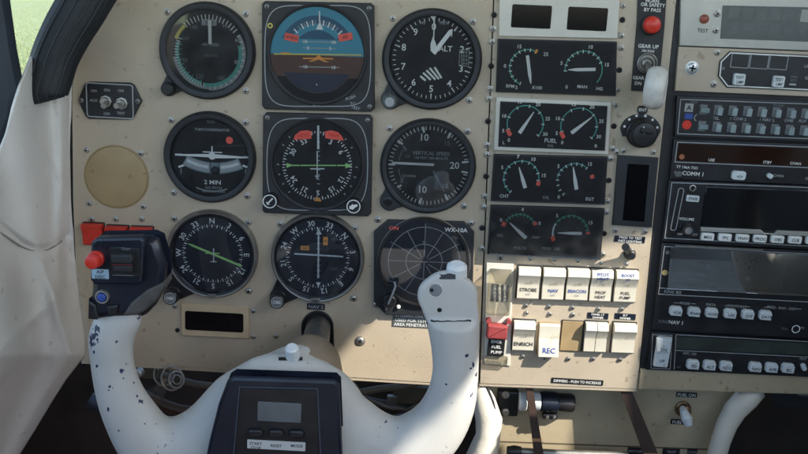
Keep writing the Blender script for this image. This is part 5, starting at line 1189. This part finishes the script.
# ================================================================== light and added unseen shapes that steer it
SUN = Vector((-.62, .42, -.66)).normalized()      # direction the light travels
XW = .72
from mathutils.geometry import tessellate_polygon
def wall_with_opening(name, x, outer, inner, m, label, th=.02):
    tris = tessellate_polygon([[Vector((0, y, z)) for y, z in outer], [Vector((0, y, z)) for y, z in inner]])
    pts = outer+inner; n = len(pts); b = MB()
    vs = [(x, y, z) for y, z in pts]+[(x+th, y, z) for y, z in pts]
    fs = [tuple(t) for t in tris]+[tuple(i+n for i in t[::-1]) for t in tris]
    no = len(outer)
    for base, c in ((0, no), (no, len(inner))):
        for i in range(c): j = (i+1) % c; fs.append((base+i, base+j, base+j+n, base+i+n))
    b.add(vs, fs, m); o = b.build(name, origin=(x, outer[0][0], outer[0][1])); tag(o, label, 'wall'); return o
SUN_GAP = [(-.348, .30), (-.338, .54), (-.37, .575), (-.42, .64), (-.45, .69), (-.50, .735), (-.56, .715), (-.65, .672), (-.74, .655), (-.82, .60), (-.82, .34), (-.78, .30)]  # outline shaped so the sun lands on chosen parts of the panel
wall_with_opening('cabin_wall', XW, [(-1.7, -.6), (.35, -.6), (.35, .76), (-.88, .76), (-.88, .25), (-1.6, .25), (-1.6, .76), (-1.7, .76)], SUN_GAP, LIN, 'pale right hand cabin side wall with a small window opening')  # added sun blocker; its rear notch sunlights the seats for bounce
b = MB(); boxw(b, -.60, .76, -1.7, .12, .77, .79, LIN); o = b.build('ceiling', origin=(0, -.8, .78)); tag(o, 'pale cabin ceiling lining', None, kind='structure')  # added out of view to shade the cockpit from above

b = MB(); boxw(b, -.60, .72, -1.72, -1.70, -.60, .22, mat('rear_trim', (.05, .045, .04), .8)); o = b.build('rear_bulkhead', origin=(0, -1.71, -.2)); tag(o, 'dark rear cabin bulkhead below the rear window line', 'bulkhead')  # added out of view so gauge glass reflects dark instead of grass
b = MB(); boxw(b, -.62, -.60, -1.72, -.42, -.60, .10, mat('rear_trim', (.05, .045, .04), .8)); o = b.build('side_trim', origin=(-.61, -1, -.2)); tag(o, 'dark lower cabin side trim on the left beside the seat', 'wall')  # added out of view to block grass reflections in the left gauges
SEAT = mat('seat_cloth', (.40, .39, .37), .85, var=.12, vscale=40, bump=.4, bscale=400)
for i, xs in enumerate((-.05, .47)):  # seats added to bounce light upward and appear in glass reflections
    t = bpy.data.objects.new('cabin_seat', None); COL.objects.link(t); t.location = (xs, -.8, -.6); ORIG[t.name] = t.location.copy(); tag(t, ['grey cloth left hand cabin seat behind the camera', 'grey cloth right hand cabin seat beside the lined wall'][i], 'seat', 'cabin seats')
    b = MB(); pts = []
    def slab_(b, x0, x1, y0, y1, z0, z1):
        n = 6; vs = []; e = .03
        prof = [(y0+e, z0), (y0, z0+e), (y0, z1-e), (y0+e, z1-.008), (y0+2*e, z1), (y1-e, z1-.01), (y1, z1-e), (y1, z0)]
        for k, (x, s_) in enumerate(((x0, .9), (x0+e, 1), (x1-e, 1), (x1, .9))):
            cy_, cz_ = (y0+y1)/2, (z0+z1)/2
            vs += [(x, cy_+(y-cy_)*s_, cz_+(z-cz_)*s_) for y, z in prof]
        m_ = len(prof); fs = [(k*m_+q, k*m_+(q+1) % m_, (k+1)*m_+(q+1) % m_, (k+1)*m_+q) for k in range(3) for q in range(m_)]+[tuple(range(m_))[::-1], tuple(range(3*m_, 4*m_))]
        b.add(vs, fs, SEAT)
    slab_(b, xs-.22, xs+.22, -1.02, -.60, -.40, -.29); b.build('seat_cushion', t, sharp=.9)
    b = MB(); boxw(b, xs-.18, xs+.18, -.98, -.66, -.60, -.40, BLKM); b.build('seat_base', t)
# the other pilot's yoke, same pattern, right of the radio stack
y2 = YK.copy(); COL.objects.link(y2); y2.location = YK.location+Vector((.56, 0, .055)); y2['label'] = 'matching white control yoke on the right hand side beyond the radio stack'; y2['group'] = 'control yokes'; YK['group'] = 'control yokes'
for ch in list(YK.children):
    c_ = ch.copy(); COL.objects.link(c_); c_.parent = y2
W = bpy.data.worlds.new('World'); SC.world = W; W.use_nodes = True
nt = W.node_tree; bg = nt.nodes['Background']; sk = nt.nodes.new('ShaderNodeTexSky'); sk.sky_type = 'NISHITA'; sk.sun_disc = False
el = math.asin(-SUN.z); sk.sun_elevation = el; sk.sun_rotation = math.atan2(-SUN.x, -SUN.y)
nt.links.new(sk.outputs[0], bg.inputs['Color']); bg.inputs['Strength'].default_value = .13
sl = bpy.data.lights.new('sun', 'SUN'); sl.energy = 2.4; sl.angle = R(.6); sl.color = (1, .95, .86)
so = bpy.data.objects.new('sun', sl); COL.objects.link(so); so.rotation_euler = SUN.to_track_quat('-Z', 'Y').to_euler(); so.location = (1, -1, 2)
SC.view_settings.view_transform = 'Standard'; SC.view_settings.look = 'None'; SC.view_settings.exposure = 1.95; SC.view_settings.gamma = 1
SC.render.engine = 'CYCLES'
